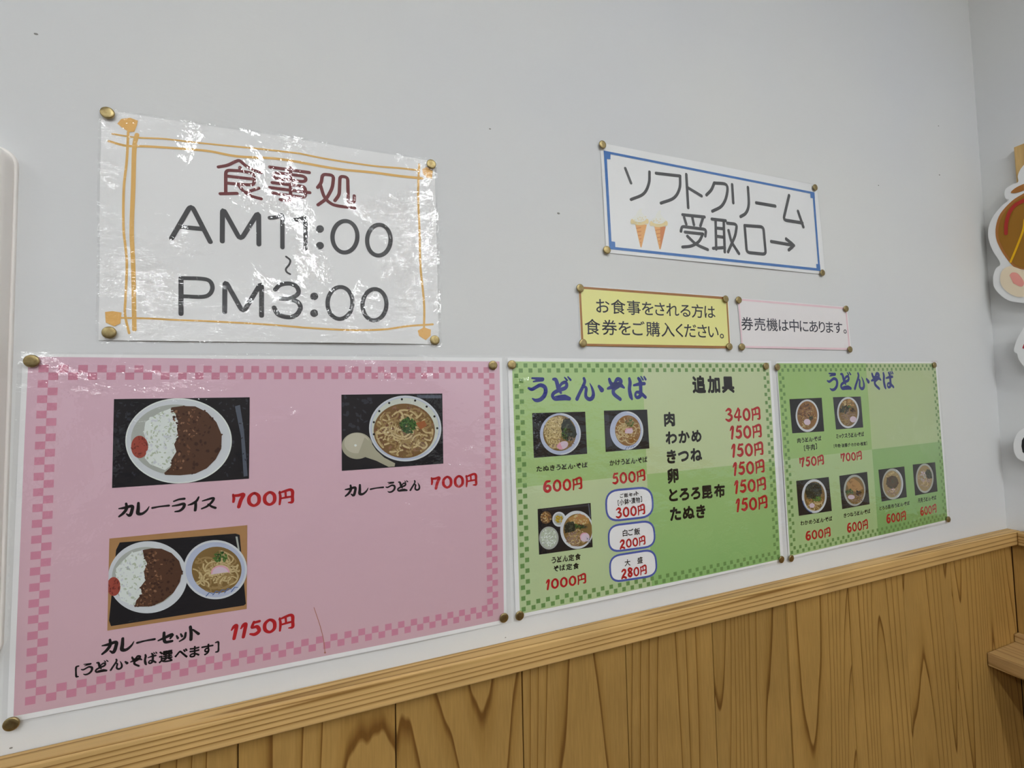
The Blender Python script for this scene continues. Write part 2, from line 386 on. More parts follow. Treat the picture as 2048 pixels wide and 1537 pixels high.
learn('ん', 'H', FH, [[(975, 135, 38), (987, 180, 42), (962, 250, 45), (910, 350, 45), (865, 445, 50)], [(915, 310, 22), (970, 258, 30), (1008, 285, 42), (1000, 360, 42), (1005, 415, 46), (1055, 450, 50), (1103, 425, 52), (1118, 365, 46), (1100, 285, 34), (1065, 208, 10)]])
learn('・', 'H', FH, [[(1205, 255, 40), (1247, 308, 64)]])
learn('そ', 'H', FH, [[(1364, 148, 40), (1385, 205, 50), (1440, 250, 60)], [(1440, 215, 30), (1485, 148, 50), (1535, 160, 50), (1538, 200, 45), (1450, 245, 70), (1340, 288, 32)], [(1440, 225, 60), (1530, 235, 60), (1588, 275, 28)], [(1500, 255, 50), (1432, 300, 50), (1432, 370, 50), (1528, 450, 45)]])
learn('ば', 'H', FH, [[(1673, 140, 40), (1683, 200, 50), (1673, 300, 50), (1690, 400, 55), (1708, 445, 34)], [(1740, 240, 28), (1830, 220, 44), (1903, 215, 42)], [(1812, 135, 38), (1838, 180, 50), (1845, 300, 50), (1838, 395, 50), (1790, 425, 42), (1762, 392, 34), (1780, 345, 34), (1840, 355, 45), (1915, 420, 42)], [(1850, 108, 18), (1882, 155, 26)], [(1900, 112, 24), (1922, 150, 30)]])
FK = ((85, 398), (1150, 318), (85, 250))
learn('カ', 'K', FK, [[(88, 312, 14), (150, 303, 28), (228, 285, 30), (228, 330, 30), (205, 385, 30), (168, 368, 12)], [(165, 258, 22), (170, 310, 28), (135, 360, 28), (90, 395, 20)]])
learn('レ', 'K', FK, [[(300, 252, 24), (298, 310, 30), (296, 362, 34), (340, 366, 28), (390, 330, 20), (416, 290, 8)]])
learn('ー', 'K', FK, [[(448, 305, 22), (530, 290, 17), (625, 280, 22)]])
learn('ラ', 'K', FK, [[(675, 235, 16), (730, 215, 20), (788, 208, 24)], [(660, 285, 14), (720, 275, 22), (783, 262, 28), (780, 300, 28), (740, 335, 24), (688, 345, 14)]])
learn('イ', 'K', FK, [[(948, 190, 16), (925, 230, 24), (880, 260, 24), (835, 275, 12)], [(915, 245, 24), (915, 290, 26), (910, 330, 26)]])
learn('ス', 'K', FK, [[(1008, 230, 12), (1060, 215, 20), (1127, 200, 24), (1110, 240, 24), (1060, 285, 22), (1000, 312, 16)], [(1070, 265, 16), (1110, 290, 22), (1147, 303, 24)]])
FP = ((1310, 305), (1985, 258), (1310, 148))
learn('7', 'K', FP, [[(1322, 160, 20), (1330, 200, 28), (1325, 238, 24)], [(1325, 172, 26), (1380, 168, 30), (1438, 158, 36), (1408, 220, 36), (1385, 292, 34)]])
learn('0', 'K', FP, [[(1550, 145, 28), (1600, 175, 34), (1600, 245, 34), (1548, 280, 28), (1497, 250, 34), (1497, 185, 34)]], closed=(0,))
learn('円', 'K', FP, [[(1828, 128, 18), (1836, 190, 26), (1828, 265, 20)], [(1822, 142, 16), (1890, 120, 26), (1945, 106, 28), (1970, 125, 32), (1970, 180, 30), (1968, 238, 30), (1925, 246, 12)], [(1893, 125, 22), (1897, 190, 20)], [(1838, 202, 18), (1900, 190, 22), (1965, 180, 20)]])
FC = ((275, 400), (1150, 280), (275, 262))
learn('セ', 'C', FC, [[(770, 278, 14), (830, 252, 24), (902, 222, 28), (885, 258, 16)], [(825, 205, 22), (825, 255, 26), (838, 292, 26), (900, 283, 22)]])
learn('ッ', 'C', FC, [[(935, 235, 14), (947, 257, 20)], [(975, 218, 14), (987, 240, 20)], [(1022, 208, 18), (1010, 255, 20), (962, 287, 12)]])
learn('ト', 'C', FC, [[(1068, 152, 24), (1075, 210, 26), (1072, 270, 26)], [(1092, 178, 14), (1145, 217, 24)]])
learn('[', 'C', ((40, 600), (1330, 385), (40, 490)), [[(78, 498, 12), (55, 508, 16), (52, 550, 13), (55, 592, 16), (72, 594, 12)]])
learn(']', 'C', ((40, 600), (1330, 385), (40, 490)), [[(1296, 292, 12), (1320, 288, 16), (1322, 330, 13), (1318, 370, 16), (1296, 378, 12)]])
FC2 = ((1430, 268), (2000, 165), (1430, 138))
learn('1', 'C', FC2, [[(1437, 182, 12), (1460, 150, 26), (1482, 142, 28), (1472, 200, 28), (1460, 258, 26)]])
learn('5', 'C', FC2, [[(1650, 105, 20), (1640, 130, 22), (1632, 152, 22)], [(1650, 112, 20), (1700, 98, 22)], [(1635, 158, 18), (1680, 148, 28), (1697, 185, 28), (1660, 216, 28), (1618, 214, 16)]])
FL = ((805, 262), (1235, 250), (805, 105))
learn('3', 'L', FL, [[(812, 135, 12), (845, 112, 26), (875, 128, 28), (868, 158, 22), (842, 175, 16)], [(845, 175, 16), (885, 195, 28), (885, 230, 28), (850, 255, 26), (812, 238, 16)]])
learn('4', 'L', FL, [[(965, 108, 26), (938, 160, 18), (920, 208, 20), (1000, 208, 20)], [(980, 125, 22), (975, 190, 26), (970, 248, 26)]])
learn('6', 'T', ((215, 1435), (855, 1385), (215, 1240)), [[(330, 1248, 28), (270, 1262, 40), (240, 1320, 45), (240, 1385, 48), (285, 1420, 42), (332, 1390, 45), (330, 1342, 40), (290, 1325, 35), (255, 1350, 28)]])
learn('2', 'E', ((350, 680), (955, 585), (350, 475)), [[(365, 522, 30), (400, 485, 40), (450, 490, 45), (450, 540, 45), (400, 610, 42), (368, 672, 40)], [(385, 655, 26), (430, 642, 36), (472, 660, 42)]])
learn('8', 'E', ((390, 1390), (990, 1290), (390, 1180)), [[(640, 1170, 40), (585, 1152, 42), (552, 1190, 45), (590, 1235, 45), (640, 1285, 50), (605, 1338, 42), (555, 1310, 45), (570, 1262, 40), (615, 1222, 38), (645, 1185, 32)]])

# ---- typeset glyphs (built-in font), cached as flat polygons
GF = {}
def font_glyph(ch, bold):
    k = (ch, bold)
    if k in GF: return GF[k]
    cu = bpy.data.curves.new('glyph', 'FONT'); cu.body = ch; cu.size = 1; cu.resolution_u = 3; cu.fill_mode = 'FRONT'
    o = bpy.data.objects.new('glyph', cu); C.objects.link(o)
    dg = bpy.context.evaluated_depsgraph_get(); me = bpy.data.meshes.new_from_object(o.evaluated_get(dg))
    vs = [(v.co.x, v.co.y) for v in me.vertices]; fs = [tuple(p.vertices) for p in me.polygons]
    bpy.data.objects.remove(o); bpy.data.curves.remove(cu); bpy.data.meshes.remove(me)
    x0 = min(v[0] for v in vs); x1 = max(v[0] for v in vs)
    if bold:                      # heavier stroke: the outline repeated around a small ellipse
        bv, bf = [], []
        for i in range(8):
            A = i * math.pi / 4; n = len(bv); bv += [(x + bold * .8 * math.cos(A), y + bold * math.sin(A)) for x, y in vs]; bf += [tuple(n + q for q in f) for f in fs]
        vs, fs = bv, bf; x0 -= bold; x1 += bold
    GF[k] = ([(x - x0, y) for x, y in vs], fs, x1 - x0); return GF[k]
EM0, EM1 = -.07, .84           # CJK body extent in the built-in font's units (tuned below)
def text_line(art, crop, text, bl, br, tl, layer, mt, brush=True, bold=.0, gap=.10):
    s = art.sh
    A = s.pt(*c(crop, *bl), layer); B = s.pt(*c(crop, *br), layer); T = s.pt(*c(crop, *tl), layer)
    ex = Vector((B[0] - A[0], B[1] - A[1])); W = ex.length; ex.normalize(); ez = Vector((-ex.y, ex.x)); h = Vector((T[0] - A[0], T[1] - A[1])).dot(ez)
    items = []; x = 0
    for ch in text:
        if ch == ' ': x += .5; continue
        if brush and ch in GL: vs, fs, wd = GL[ch]
        else:
            vs, fs, wd = font_glyph(ch, bold); k = 1 / (EM1 - EM0); vs = [(a * k, (b - EM0) * k) for a, b in vs]; wd *= k
        g = gap
        items.append((x, vs, fs)); x += wd + g
    tot = x - gap; kx = W / tot
    for x0, vs, fs in items:
        pts = []
        for a, b in vs:
            p = Vector(A) + ex * ((x0 + a) * kx) + ez * (b * h); pts.append((p.x, p.y))
        art.faces(pts, fs, layer, mt)

def dense(q, step):
    out = [q[0]]
    for A, B in zip(q, q[1:]):
        n = max(1, int(math.dist(A[:2], B[:2]) / step))
        out += [tuple(a_ + (b_ - a_) * t / n for a_, b_ in zip(A, B)) for t in range(1, n + 1)]
    return out
def px_stroke(art, crop, pts, w_, layer, mt, mono=True, closed=False, curve=False):
    if curve or closed: q = rounded(pts, closed, w_)
    elif mono:
        q = poly_line(pts, w_, .4) if len(pts) > 2 else [(x, y, w_) for x, y in pts]
    q = dense(q, 12 / CR[crop][2])
    s = art.sh; out = []
    for x, y, ww in q:
        px, py = c(crop, x, y); X, Z = s.pt(px, py, layer); out.append((X, Z, ww * CR[crop][2] * s.scale(px, py)))
    vs, fs = ribbon(out); art.faces(vs, fs, layer, mt)
def ell(cx, cy, rx, ry, n=40, rot=0, a0=0, a1=360):
    return [(cx + rx * math.cos(a) * math.cos(rot) - ry * math.sin(a) * math.sin(rot), cy + rx * math.cos(a) * math.sin(rot) + ry * math.sin(a) * math.cos(rot)) for a in (math.radians(a0 + (a1 - a0) * i / n) for i in range(n + (0 if a1 - a0 == 360 else 1)))]

def ink(name, col, k=.86):
    m = mat(name, col, .6); m.node_tree.nodes['Principled BSDF'].inputs['Base Color'].default_value = (*(v * k for v in alb(col)), 1); return m
# ---- sheets: thing, paper, film
def make_sheet(name, film_px, paper_px, label, cat, **kw):
    s = Sheet(name, film_px, label, cat, **kw)
    s.grid('paper', paper_px, 0, PAPER)
    s.grid('laminate_film', film_px, 13, FILM_CR if name == 'hours_sign' else FILM, 110, 84, ripple=random.Random(int(kw.get('seed', 0) * 10) + 5))
    return s
BLACKT = mat('black_ink', (12, 10, 13), .5); REDT = mat('red_ink', (154, 20, 26), .5); BLUET = mat('blue_ink', (22, 34, 108), .5)
MAROON = mat('maroon_ink', (98, 42, 44), .5); CHAR = mat('charcoal_ink', (62, 62, 64), .5); ORANGE = mat('orange_crayon', (198, 158, 92), .6)
ORANGE2 = mat('orange_blob', (206, 158, 92), .6)

# ================================================= opening-hours sign
s1 = make_sheet('hours_sign', [(198, 214), (873, 320), (884, 694), (191, 687)], [(203, 219), (869, 323), (878, 689), (197, 681)],
    'large white laminated sign with orange crayon border giving opening hours', 'sign', bulge=.0012, wave=.0011, seed=1.3, low=.5)
a = Art(s1, 'crayon_border')
for pts, w_ in (([(640, 250), (700, 260), (790, 272), (930, 278), (1100, 298), (1300, 318), (1500, 338), (1708, 362)], 10), ([(620, 292), (720, 318), (850, 322), (1080, 338), (1200, 350), (1350, 378), (1560, 390), (1712, 412)], 14),
    ([(730, 240), (722, 400), (705, 560), (703, 780), (715, 900), (722, 1000), (715, 1180), (712, 1280), (735, 1385)], 13), ([(780, 255), (765, 330), (758, 560), (750, 800), (758, 1000), (762, 1200), (765, 1365)], 23), ([(690, 1298), (850, 1302), (1000, 1310), (1200, 1318), (1500, 1335), (1715, 1352)], 11)):
    px_stroke(a, 'c1', pts, w_, 2, ORANGE, curve=True)
for pts, w_ in (([(283, 362), (450, 395), (700, 432), (850, 445), (965, 458)], 10), ([(283, 412), (500, 450), (700, 470), (850, 490), (980, 503)], 14), ([(285, 1352), (500, 1365), (650, 1368), (780, 1362), (900, 1345), (1040, 1335)], 11), ([(963, 425), (957, 600), (965, 800), (970, 1000), (985, 1150), (992, 1250), (990, 1370)], 12)):
    px_stroke(a, 'c2', pts, w_, 2, ORANGE, curve=True)
for k_, pl in (('c1', [(668, 192), (690, 165), (740, 158), (785, 175), (780, 200), (765, 238), (735, 240), (695, 215)]), ('c1', [(598, 1265), (640, 1260), (692, 1268), (685, 1330), (650, 1347), (602, 1325)]), ('c2', [(980, 452), (1005, 438), (1040, 460), (1035, 505), (1008, 500), (985, 478)]), ('c2', [(955, 1370), (990, 1352), (1030, 1365), (1028, 1400), (1000, 1425), (962, 1400)])):
    a.pxpoly([c(k_, *p) for p in pl], 3, ORANGE2)
a.done()
a = Art(s1, 'maroon_lettering')
for st in ([(115, 165), (240, 140), (350, 90), (405, 80), (480, 140), (590, 205), (700, 240)],):
    px_stroke(a, 'F', st, 44, 2, MAROON, curve=True)
for st in ([(410, 170), (410, 215)], [(215, 530), (215, 208), (400, 215), (600, 252), (605, 412), (400, 400), (240, 385)], [(240, 290), (590, 330)], [(140, 530), (368, 525)], [(500, 510), (665, 455)],
           [(815, 165), (1355, 240)], [(850, 378), (1300, 432), (1305, 585), (855, 520)], [(815, 445), (1362, 515)], [(1100, 175), (1100, 635), (960, 610)], [(1510, 420), (1560, 570)][:0] or [(1705, 625), (1765, 545), (1775, 290), (1880, 305), (1888, 650), (1968, 650), (1970, 560)], [(1470, 445), (1520, 380), (1535, 262), (1690, 278), (1672, 450), (1590, 600), (1475, 682)]):
    px_stroke(a, 'F', st, 44, 2, MAROON)
px_stroke(a, 'F', [(392, 412), (450, 485), (560, 560), (698, 600)], 44, 2, MAROON, curve=True)
px_stroke(a, 'F', [(1510, 420), (1560, 570), (1640, 655), (1740, 695), (1975, 725)], 44, 2, MAROON, curve=True)
px_stroke(a, 'F', [(1070, 262), (905, 248), (872, 275), (905, 318), (1095, 342), (1270, 362), (1308, 328), (1265, 290), (1100, 268)], 44, 2, MAROON, curve=True)
a.done()
a = Art(s1, 'charcoal_lettering')
for st in ([(95, 355), (255, 80), (412, 385)], [(165, 262), (355, 280)], [(510, 380), (512, 105), (660, 372), (808, 135), (810, 405)], [(172, 975), (172, 682)], [(530, 960), (532, 700), (681, 965), (832, 715), (832, 990)]):
    px_stroke(a, 'A', st, 38, 2, CHAR)
for st in ([(900, 188), (950, 185), (1003, 158), (1003, 430)], [(1095, 205), (1142, 203), (1192, 178), (1192, 440)]):
    px_stroke(a, 'A', st, 34, 2, CHAR)
px_stroke(a, 'A', [(178, 682), (330, 686), (405, 705), (430, 760), (405, 815), (340, 836), (180, 830)], 34, 2, CHAR, curve=True)
px_stroke(a, 'A', [(945, 775), (985, 738), (1060, 727), (1122, 755), (1130, 812), (1060, 850), (988, 850)], 36, 2, CHAR, curve=True)
px_stroke(a, 'A', [(1060, 850), (1130, 880), (1150, 930), (1115, 985), (1050, 1002), (970, 980), (935, 925)], 38, 2, CHAR, curve=True)
px_stroke(a, 'A', [(1033, 506), (1066, 535), (1058, 572), (1032, 605), (1038, 632), (1066, 650)], 15, 2, CHAR, curve=True)
for cx, cy, rx, ry in ((1515, 343, 102, 129), (1793, 371, 96, 126), (1475, 886, 102, 131), (1757, 900, 98, 128)):
    px_stroke(a, 'A', ell(cx, cy, rx, ry, 16, rot=.06), 34, 2, CHAR, closed=True)
for cx, cy in ((1310, 280), (1310, 416), (1263, 832), (1263, 970)):
    a.pxpoly([c('A', *p) for p in ell(cx, cy, 33, 31, 20)], 2, CHAR)
a.done()

# ================================================= soft cream sign
s2 = make_sheet('pickup_sign', [c('N', *p) for p in ((303, 135), (1645, 398), (1698, 958), (340, 822))], [c('N', *p) for p in ((308, 140), (1640, 402), (1692, 952), (345, 817))],
    'white laminated sign with blue frame, two ice cream cones and an arrow', 'sign', bulge=.0012, low=.5, wave=.0003, seed=2)
FRB = mat('blue_frame_ink', (52, 98, 158), .5)
a = Art(s2, 'blue_frame')
O = [(330, 188), (1625, 445), (1662, 930), (365, 795)]; I = [(348, 206), (1614, 456), (1650, 913), (380, 780)]
for i in range(4):
    j = (i + 1) % 4; lp = lambda p, q, t: (p[0] + (q[0] - p[0]) * t, p[1] + (q[1] - p[1]) * t)
    for t in range(16): a.pxpoly([c('N', *p) for p in (lp(O[i], O[j], t / 16), lp(O[i], O[j], (t + 1) / 16), lp(I[i], I[j], (t + 1) / 16), lp(I[i], I[j], t / 16))], 2, FRB)
for q in ([(330, 190), (372, 198), (372, 242), (335, 238)], [(1600, 440), (1626, 446), (1629, 484), (1602, 480)], [(1637, 886), (1660, 888), (1663, 928), (1640, 926)], [(362, 745), (400, 750), (402, 792), (365, 788)]):
    a.pxpoly([c('N', *p) for p in q], 3, FRB)
a.done()
a = Art(s2, 'lettering')
for st in ([(463, 298), (498, 388)], [(652, 328), (800, 345)], [(838, 335), (850, 540)], [(845, 415), (932, 468)], [(1120, 398), (1127, 510)], [(1268, 510), (1385, 530)], [(1470, 465), (1435, 615), (1552, 634)], [(1525, 562), (1558, 658)],
           [(815, 583), (950, 597)], [(825, 600), (838, 642)], [(875, 600), (885, 645)], [(940, 605), (925, 652)], [(805, 685), (812, 655), (960, 674), (955, 715)], [(830, 690), (940, 702)], [(995, 610), (1080, 620)], [(1018, 612), (1022, 795)], [(1068, 620), (1075, 812)], [(1020, 665), (1068, 670)], [(1022, 715), (1068, 722)], [(1003, 790), (1075, 785)],
           [(1090, 635), (1150, 642), (1140, 710), (1095, 812)], [(1098, 680), (1115, 750), (1162, 822)], [(1360, 748), (1500, 772)], [(1452, 732), (1502, 772), (1468, 800)]):
    px_stroke(a, 'N', st, 17, 2, CHAR)
px_stroke(a, 'N', [(1197, 650), (1312, 658), (1327, 827), (1210, 815), (1197, 650)], 17, 2, CHAR)
for st in ([(612, 320), (608, 390), (575, 455), (498, 490)], [(800, 345), (797, 420), (762, 480), (682, 512)], [(1010, 388), (992, 430), (962, 462)], [(1010, 388), (1085, 400), (1085, 470), (1055, 530), (998, 562)], [(1217, 415), (1222, 520), (1205, 572), (1172, 595)], [(940, 702), (915, 748), (870, 775), (815, 782)], [(845, 715), (900, 765), (970, 798)]):
    px_stroke(a, 'N', st, 17, 2, CHAR, curve=True)
a.done()
CREAM = mat('soft_cream_print', (236, 226, 196), .6); CREAM2 = mat('soft_cream_shade', (212, 186, 140), .6); CONE = mat('cone_print', (214, 150, 92), .6); CONE2 = mat('cone_print_dark', (182, 112, 62), .6)
for dx, dy in ((0, 0), (117, 12)):
    a = Art(s2, 'printed_cone')
    cc = lambda pts: [c('N', x + dx, y + dy) for x, y in pts]
    a.pxpoly(cc([(524, 640), (595, 645), (563, 785), (556, 783)]), 2, CONE)
    for i in range(5):
        a.pxpoly(cc([(530 + i * 6, 665 + i * 22), (588 - i * 7, 655 + i * 24), (587 - i * 7, 660 + i * 24), (531 + i * 6, 670 + i * 22)]), 3, CONE2)
    a.pxpoly(cc([(560, 640), (595, 645), (563, 785)]), 3, CONE2 if dx else CONE)
    a.pxpoly(cc(ell(552, 622, 50, 26)), 4, CREAM2); a.pxpoly(cc(ell(550, 606, 42, 22)), 5, CREAM); a.pxpoly(cc([(522, 598), (535, 570), (552, 545), (566, 545), (562, 565), (580, 590), (572, 602)]), 6, CREAM)
    for q in (505, 598): a.pxpoly(cc(ell(q, 625, 9, 16)), 6, CREAM2)
    for i in range(26): a.pxpoly(cc(ell(random.uniform(515, 590), random.uniform(592, 636), 4, 3, 6)), 7, random.choice((CREAM, CREAM2)))
    a.done()

# ================================================= two small notices
s3 = make_sheet('meal_ticket_notice', [c('N', *p) for p in ((165, 1015), (1100, 1082), (1118, 1415), (182, 1385))], [c('N', *p) for p in ((172, 1020), (1095, 1087), (1112, 1409), (189, 1379))],
    'small pale yellow notice with brown frame and two lines of writing', 'notice', bulge=.0006, low=.5)
YEL = mat('yellow_paper_print', (204, 199, 126), .6); BRN = mat('brown_frame_ink', (140, 92, 40), .5); NAVY = mat('navy_ink', (38, 40, 58), .5)
a = Art(s3, 'yellow_ground')
s3.grid('yellow_ground', [c('N', *p) for p in ((175, 1024), (1092, 1090), (1109, 1405), (192, 1376))], 1, YEL)
a = Art(s3, 'brown_frame')
Pp = [(183, 1031), (1086, 1097), (1104, 1399), (200, 1383)]
for i in range(4): px_stroke(a, 'N', [Pp[i], Pp[(i + 1) % 4]], 13 if i != 1 else 9, 2, BRN)
a.done()
a = Art(s3, 'lettering')
text_line(a, 'N', 'お食事をされる方は', (285, 1187), (1018, 1222), (287, 1098), 2, NAVY, False, .008)
text_line(a, 'N', '食券をご購入ください。', (215, 1318), (1070, 1345), (217, 1224), 2, NAVY, False, .008)
a.done()
s4 = make_sheet('ticket_machine_notice', [c('N', *p) for p in ((1145, 1090), (1830, 1145), (1860, 1425), (1172, 1400))], [c('N', *p) for p in ((1150, 1095), (1826, 1150), (1854, 1419), (1177, 1394))],
    'small pale pink notice with pink frame and one line of writing', 'notice', bulge=.0006, low=.5)
PNK = mat('pale_pink_print', (218, 198, 198), .6); PNKF = mat('pink_frame_ink', (224, 176, 182), .5)
s4.grid('pink_ground', [c('N', *p) for p in ((1153, 1098), (1823, 1152), (1851, 1416), (1180, 1391))], 1, PNK)
a = Art(s4, 'pink_frame')
Pp = [(1160, 1105), (1818, 1160), (1842, 1410), (1182, 1396)]
for i in range(4): px_stroke(a, 'N', [Pp[i], Pp[(i + 1) % 4]], 10, 2, PNKF)
a.done()
a = Art(s4, 'lettering')
text_line(a, 'N', '券売機は中にあります。', (1178, 1292), (1825, 1315), (1178, 1212), 2, NAVY, False, .008)
a.done()

# ================================================= food photographs (flat prints)
def P(name, col): return ink('print_' + name, tuple(max(0, v - 10) for v in col), .92)
TRAY = P('tray_black', (24, 24, 30)); TRAY2 = P('tray_sheen', (50, 50, 60)); PLATE = P('plate_white', (192, 196, 200)); PLATE2 = P('plate_shade', (160, 164, 158)); RICE = P('rice', (206, 212, 208)); RICE2 = P('rice_shade', (170, 180, 160))
CUR = P('curry', (82, 56, 42)); CUR2 = P('curry_dark', (62, 40, 30)); CUR3 = P('curry_light', (136, 102, 78)); UME = P('pickle_red', (150, 72, 60)); UME2 = P('pickle_dark', (112, 50, 44))
WOOD = P('table_wood', (160, 122, 82)); BOWL = P('bowl_blue_white', (168, 176, 196)); BOWLW = P('bowl_cream', (190, 194, 184)); BROTH = P('broth', (122, 98, 58)); BROTH2 = P('curry_broth', (118, 90, 56)); NOOD = P('noodle', (186, 168, 126)); NOOD2 = P('noodle_shade', (146, 122, 80)); SOBA = P('soba', (140, 116, 104)); SOBA2 = P('soba_shade', (104, 82, 74))
GRN = P('onion_green', (76, 110, 52)); GRN2 = P('onion_dark', (44, 72, 34)); WAK = P('seaweed', (34, 40, 32)); WAK2 = P('seaweed_light', (72, 76, 62)); KAM = P('fishcake_white', (196, 178, 190)); KAMP = P('fishcake_pink', (202, 150, 166)); TEN = P('tempura_bits', (182, 164, 118)); TEN2 = P('tempura_shade', (150, 130, 90)); ABU = P('fried_tofu', (164, 126, 76)); ABU2 = P('fried_tofu_dark', (136, 98, 54))
YELW = P('yolk_yellow', (190, 166, 50)); BLUEP = P('glaze_blue', (84, 104, 150)); MEAT = P('beef', (112, 78, 56)); MEAT2 = P('beef_dark', (80, 52, 38)); KOM = P('kombu', (84, 70, 52)); PINKN = P('noodle_pink', (160, 142, 132)); SPOON = P('spoon_glaze', (160, 156, 136)); METAL = P('cutlery_grey', (84, 90, 102)); BROT3 = P('broth_amber', (134, 96, 52)); GREYB = P('dim_grey', (96, 102, 110))

def clip(poly, quad):
    """Sutherland-Hodgman of a polygon by a convex quad (both in the same 2-D frame)"""
    out = list(poly)
    area = sum(quad[i][0] * quad[(i + 1) % 4][1] - quad[(i + 1) % 4][0] * quad[i][1] for i in range(4)); sg = 1 if area > 0 else -1
    for i in range(4):
        p, q = quad[i], quad[(i + 1) % 4]; src = out; out = []
        f = lambda r: sg * ((q[0] - p[0]) * (r[1] - p[1]) - (q[1] - p[1]) * (r[0] - p[0]))
        for j in range(len(src)):
            A, B = src[j], src[(j + 1) % len(src)]; fa, fb = f(A), f(B)
            if fa >= 0: out.append(A)
            if (fa >= 0) != (fb >= 0): t = fa / (fa - fb); out.append((A[0] + (B[0] - A[0]) * t, A[1] + (B[1] - A[1]) * t))
        if not out: return []
    return out
class Photo:
    def __init__(s, sheet, crop, quad, bg, seed=1, label=None):
        s.a = Art(sheet, 'food_photo'); s.k = crop; s.q = quad; s.r = random.Random(seed); s.label = label
        s.patchgrid(quad, bg)
    def patchgrid(s, quad, mt, n=6):
        s.Lr = 3
        for j in range(n):
            for i in range(n):
                f = lambda u, v: tuple((quad[0][t] * (1 - u) + quad[1][t] * u) * (1 - v) + (quad[3][t] * (1 - u) + quad[2][t] * u) * v for t in (0, 1))
                s.a.pxpoly([c(s.k, *f(i / n, j / n)), c(s.k, *f((i + 1) / n, j / n)), c(s.k, *f((i + 1) / n, (j + 1) / n)), c(s.k, *f(i / n, (j + 1) / n))], 3, mt)
    def poly(s, pts, layer, mt):
        p = clip(pts, s.q)
        if len(p) < 3: return
        st = 40 / CR[s.k][2]; x0, x1 = min(q[0] for q in p), max(q[0] for q in p); y0, y1 = min(q[1] for q in p), max(q[1] for q in p)
        if x1 - x0 < st * 1.3 and y1 - y0 < st * 1.3: s.a.pxpoly([c(s.k, *q) for q in p], 3 + layer, mt); return
        nx, ny = max(1, math.ceil((x1 - x0) / st)), max(1, math.ceil((y1 - y0) / st)); dx, dy = (x1 - x0) / nx, (y1 - y0) / ny
        for j in range(ny):
            for i in range(nx):
                X, Y = x0 + i * dx, y0 + j * dy; t = clip(p, [(X, Y), (X + dx, Y), (X + dx, Y + dy), (X, Y + dy)])
                if len(t) > 2: s.a.pxpoly([c(s.k, *q) for q in t], 3 + layer, mt)
    def ell(s, cx, cy, rx, ry, layer, mt, n=36, rot=0): s.poly(ell(cx, cy, rx, ry, n, rot), layer, mt)
    def ring(s, cx, cy, rx, ry, w_, layer, mt, a0=0, a1=360, n=36):
        for i in range(n):
            A = math.radians(a0 + (a1 - a0) * i / n); B = math.radians(a0 + (a1 - a0) * (i + 1) / n)
            s.poly([(cx + rx * math.cos(A), cy + ry * math.sin(A)), (cx + rx * math.cos(B), cy + ry * math.sin(B)), (cx + (rx - w_) * math.cos(B), cy + (ry - w_) * math.sin(B)), (cx + (rx - w_) * math.cos(A), cy + (ry - w_) * math.sin(A))], layer, mt)
    def inside(s, poly, x, y):
        r = False; n = len(poly)
        for i in range(n):
            x1, y1 = poly[i]; x2, y2 = poly[(i + 1) % n]
            if (y1 > y) != (y2 > y) and x < (x2 - x1) * (y - y1) / (y2 - y1) + x1: r = not r
        return r
    def bits(s, poly, n, size, layer, mts, flat=.6, nv=5):
        xs_ = [p[0] for p in poly]; ys_ = [p[1] for p in poly]; k = 0; tr = 0
        while k < n and tr < n * 10:
            tr += 1
            x, y = s.r.uniform(min(xs_), max(xs_)), s.r.uniform(min(ys_), max(ys_))
            if not s.inside(poly, x, y): continue
            k += 1; r = size * s.r.uniform(.5, 1.3)
            s.poly(ell(x, y, r, r * flat * s.r.uniform(.6, 1.3), nv, s.r.uniform(0, 3.14)), layer + s.r.choice((0, .3, .6)), s.r.choice(mts))
    def noodles(s, cx, cy, rx, ry, n, w_, layer, mts, length=2.3):
        for i in range(n):
            rr = math.sqrt(s.r.random()) * .78; th = s.r.uniform(0, 6.28); x, y = cx + rx * rr * math.cos(th), cy + ry * rr * math.sin(th)
            R = s.r.uniform(.18, .55) * min(rx, ry); a0 = s.r.uniform(0, 6.28); da = s.r.uniform(.9, 1.0) * length * s.r.choice((-1, 1)); pts = []
            for t in range(9):
                A = a0 + da * t / 8; X, Y = x + R * (math.cos(A) - math.cos(a0)), y + R * .8 * (math.sin(A) - math.sin(a0))
                e_ = math.hypot((X - cx) / rx, (Y - cy) / ry)
                if e_ > .96: X, Y = cx + (X - cx) * .96 / e_, cy + (Y - cy) * .96 / e_
                pts.append((X, Y, w_))
            vs, fs = ribbon(pts)
            m_ = s.r.choice(mts); ly = layer + s.r.random() * 1.2
            for f in fs: s.poly([vs[q] for q in f], ly, m_)
            if i % 2 == 0:
                vs, fs = ribbon([(X - w_ * .15, Y - w_ * .45, w_ * .25) for X, Y, _ in pts])
                for f in fs: s.poly([vs[q] for q in f], ly + .4, NOOD2 if m_ in (NOOD,) else SOBA2 if m_ == SOBA else NOOD2)
    def done(s):
        o = s.a.done()
        if s.label: o['label'] = s.label

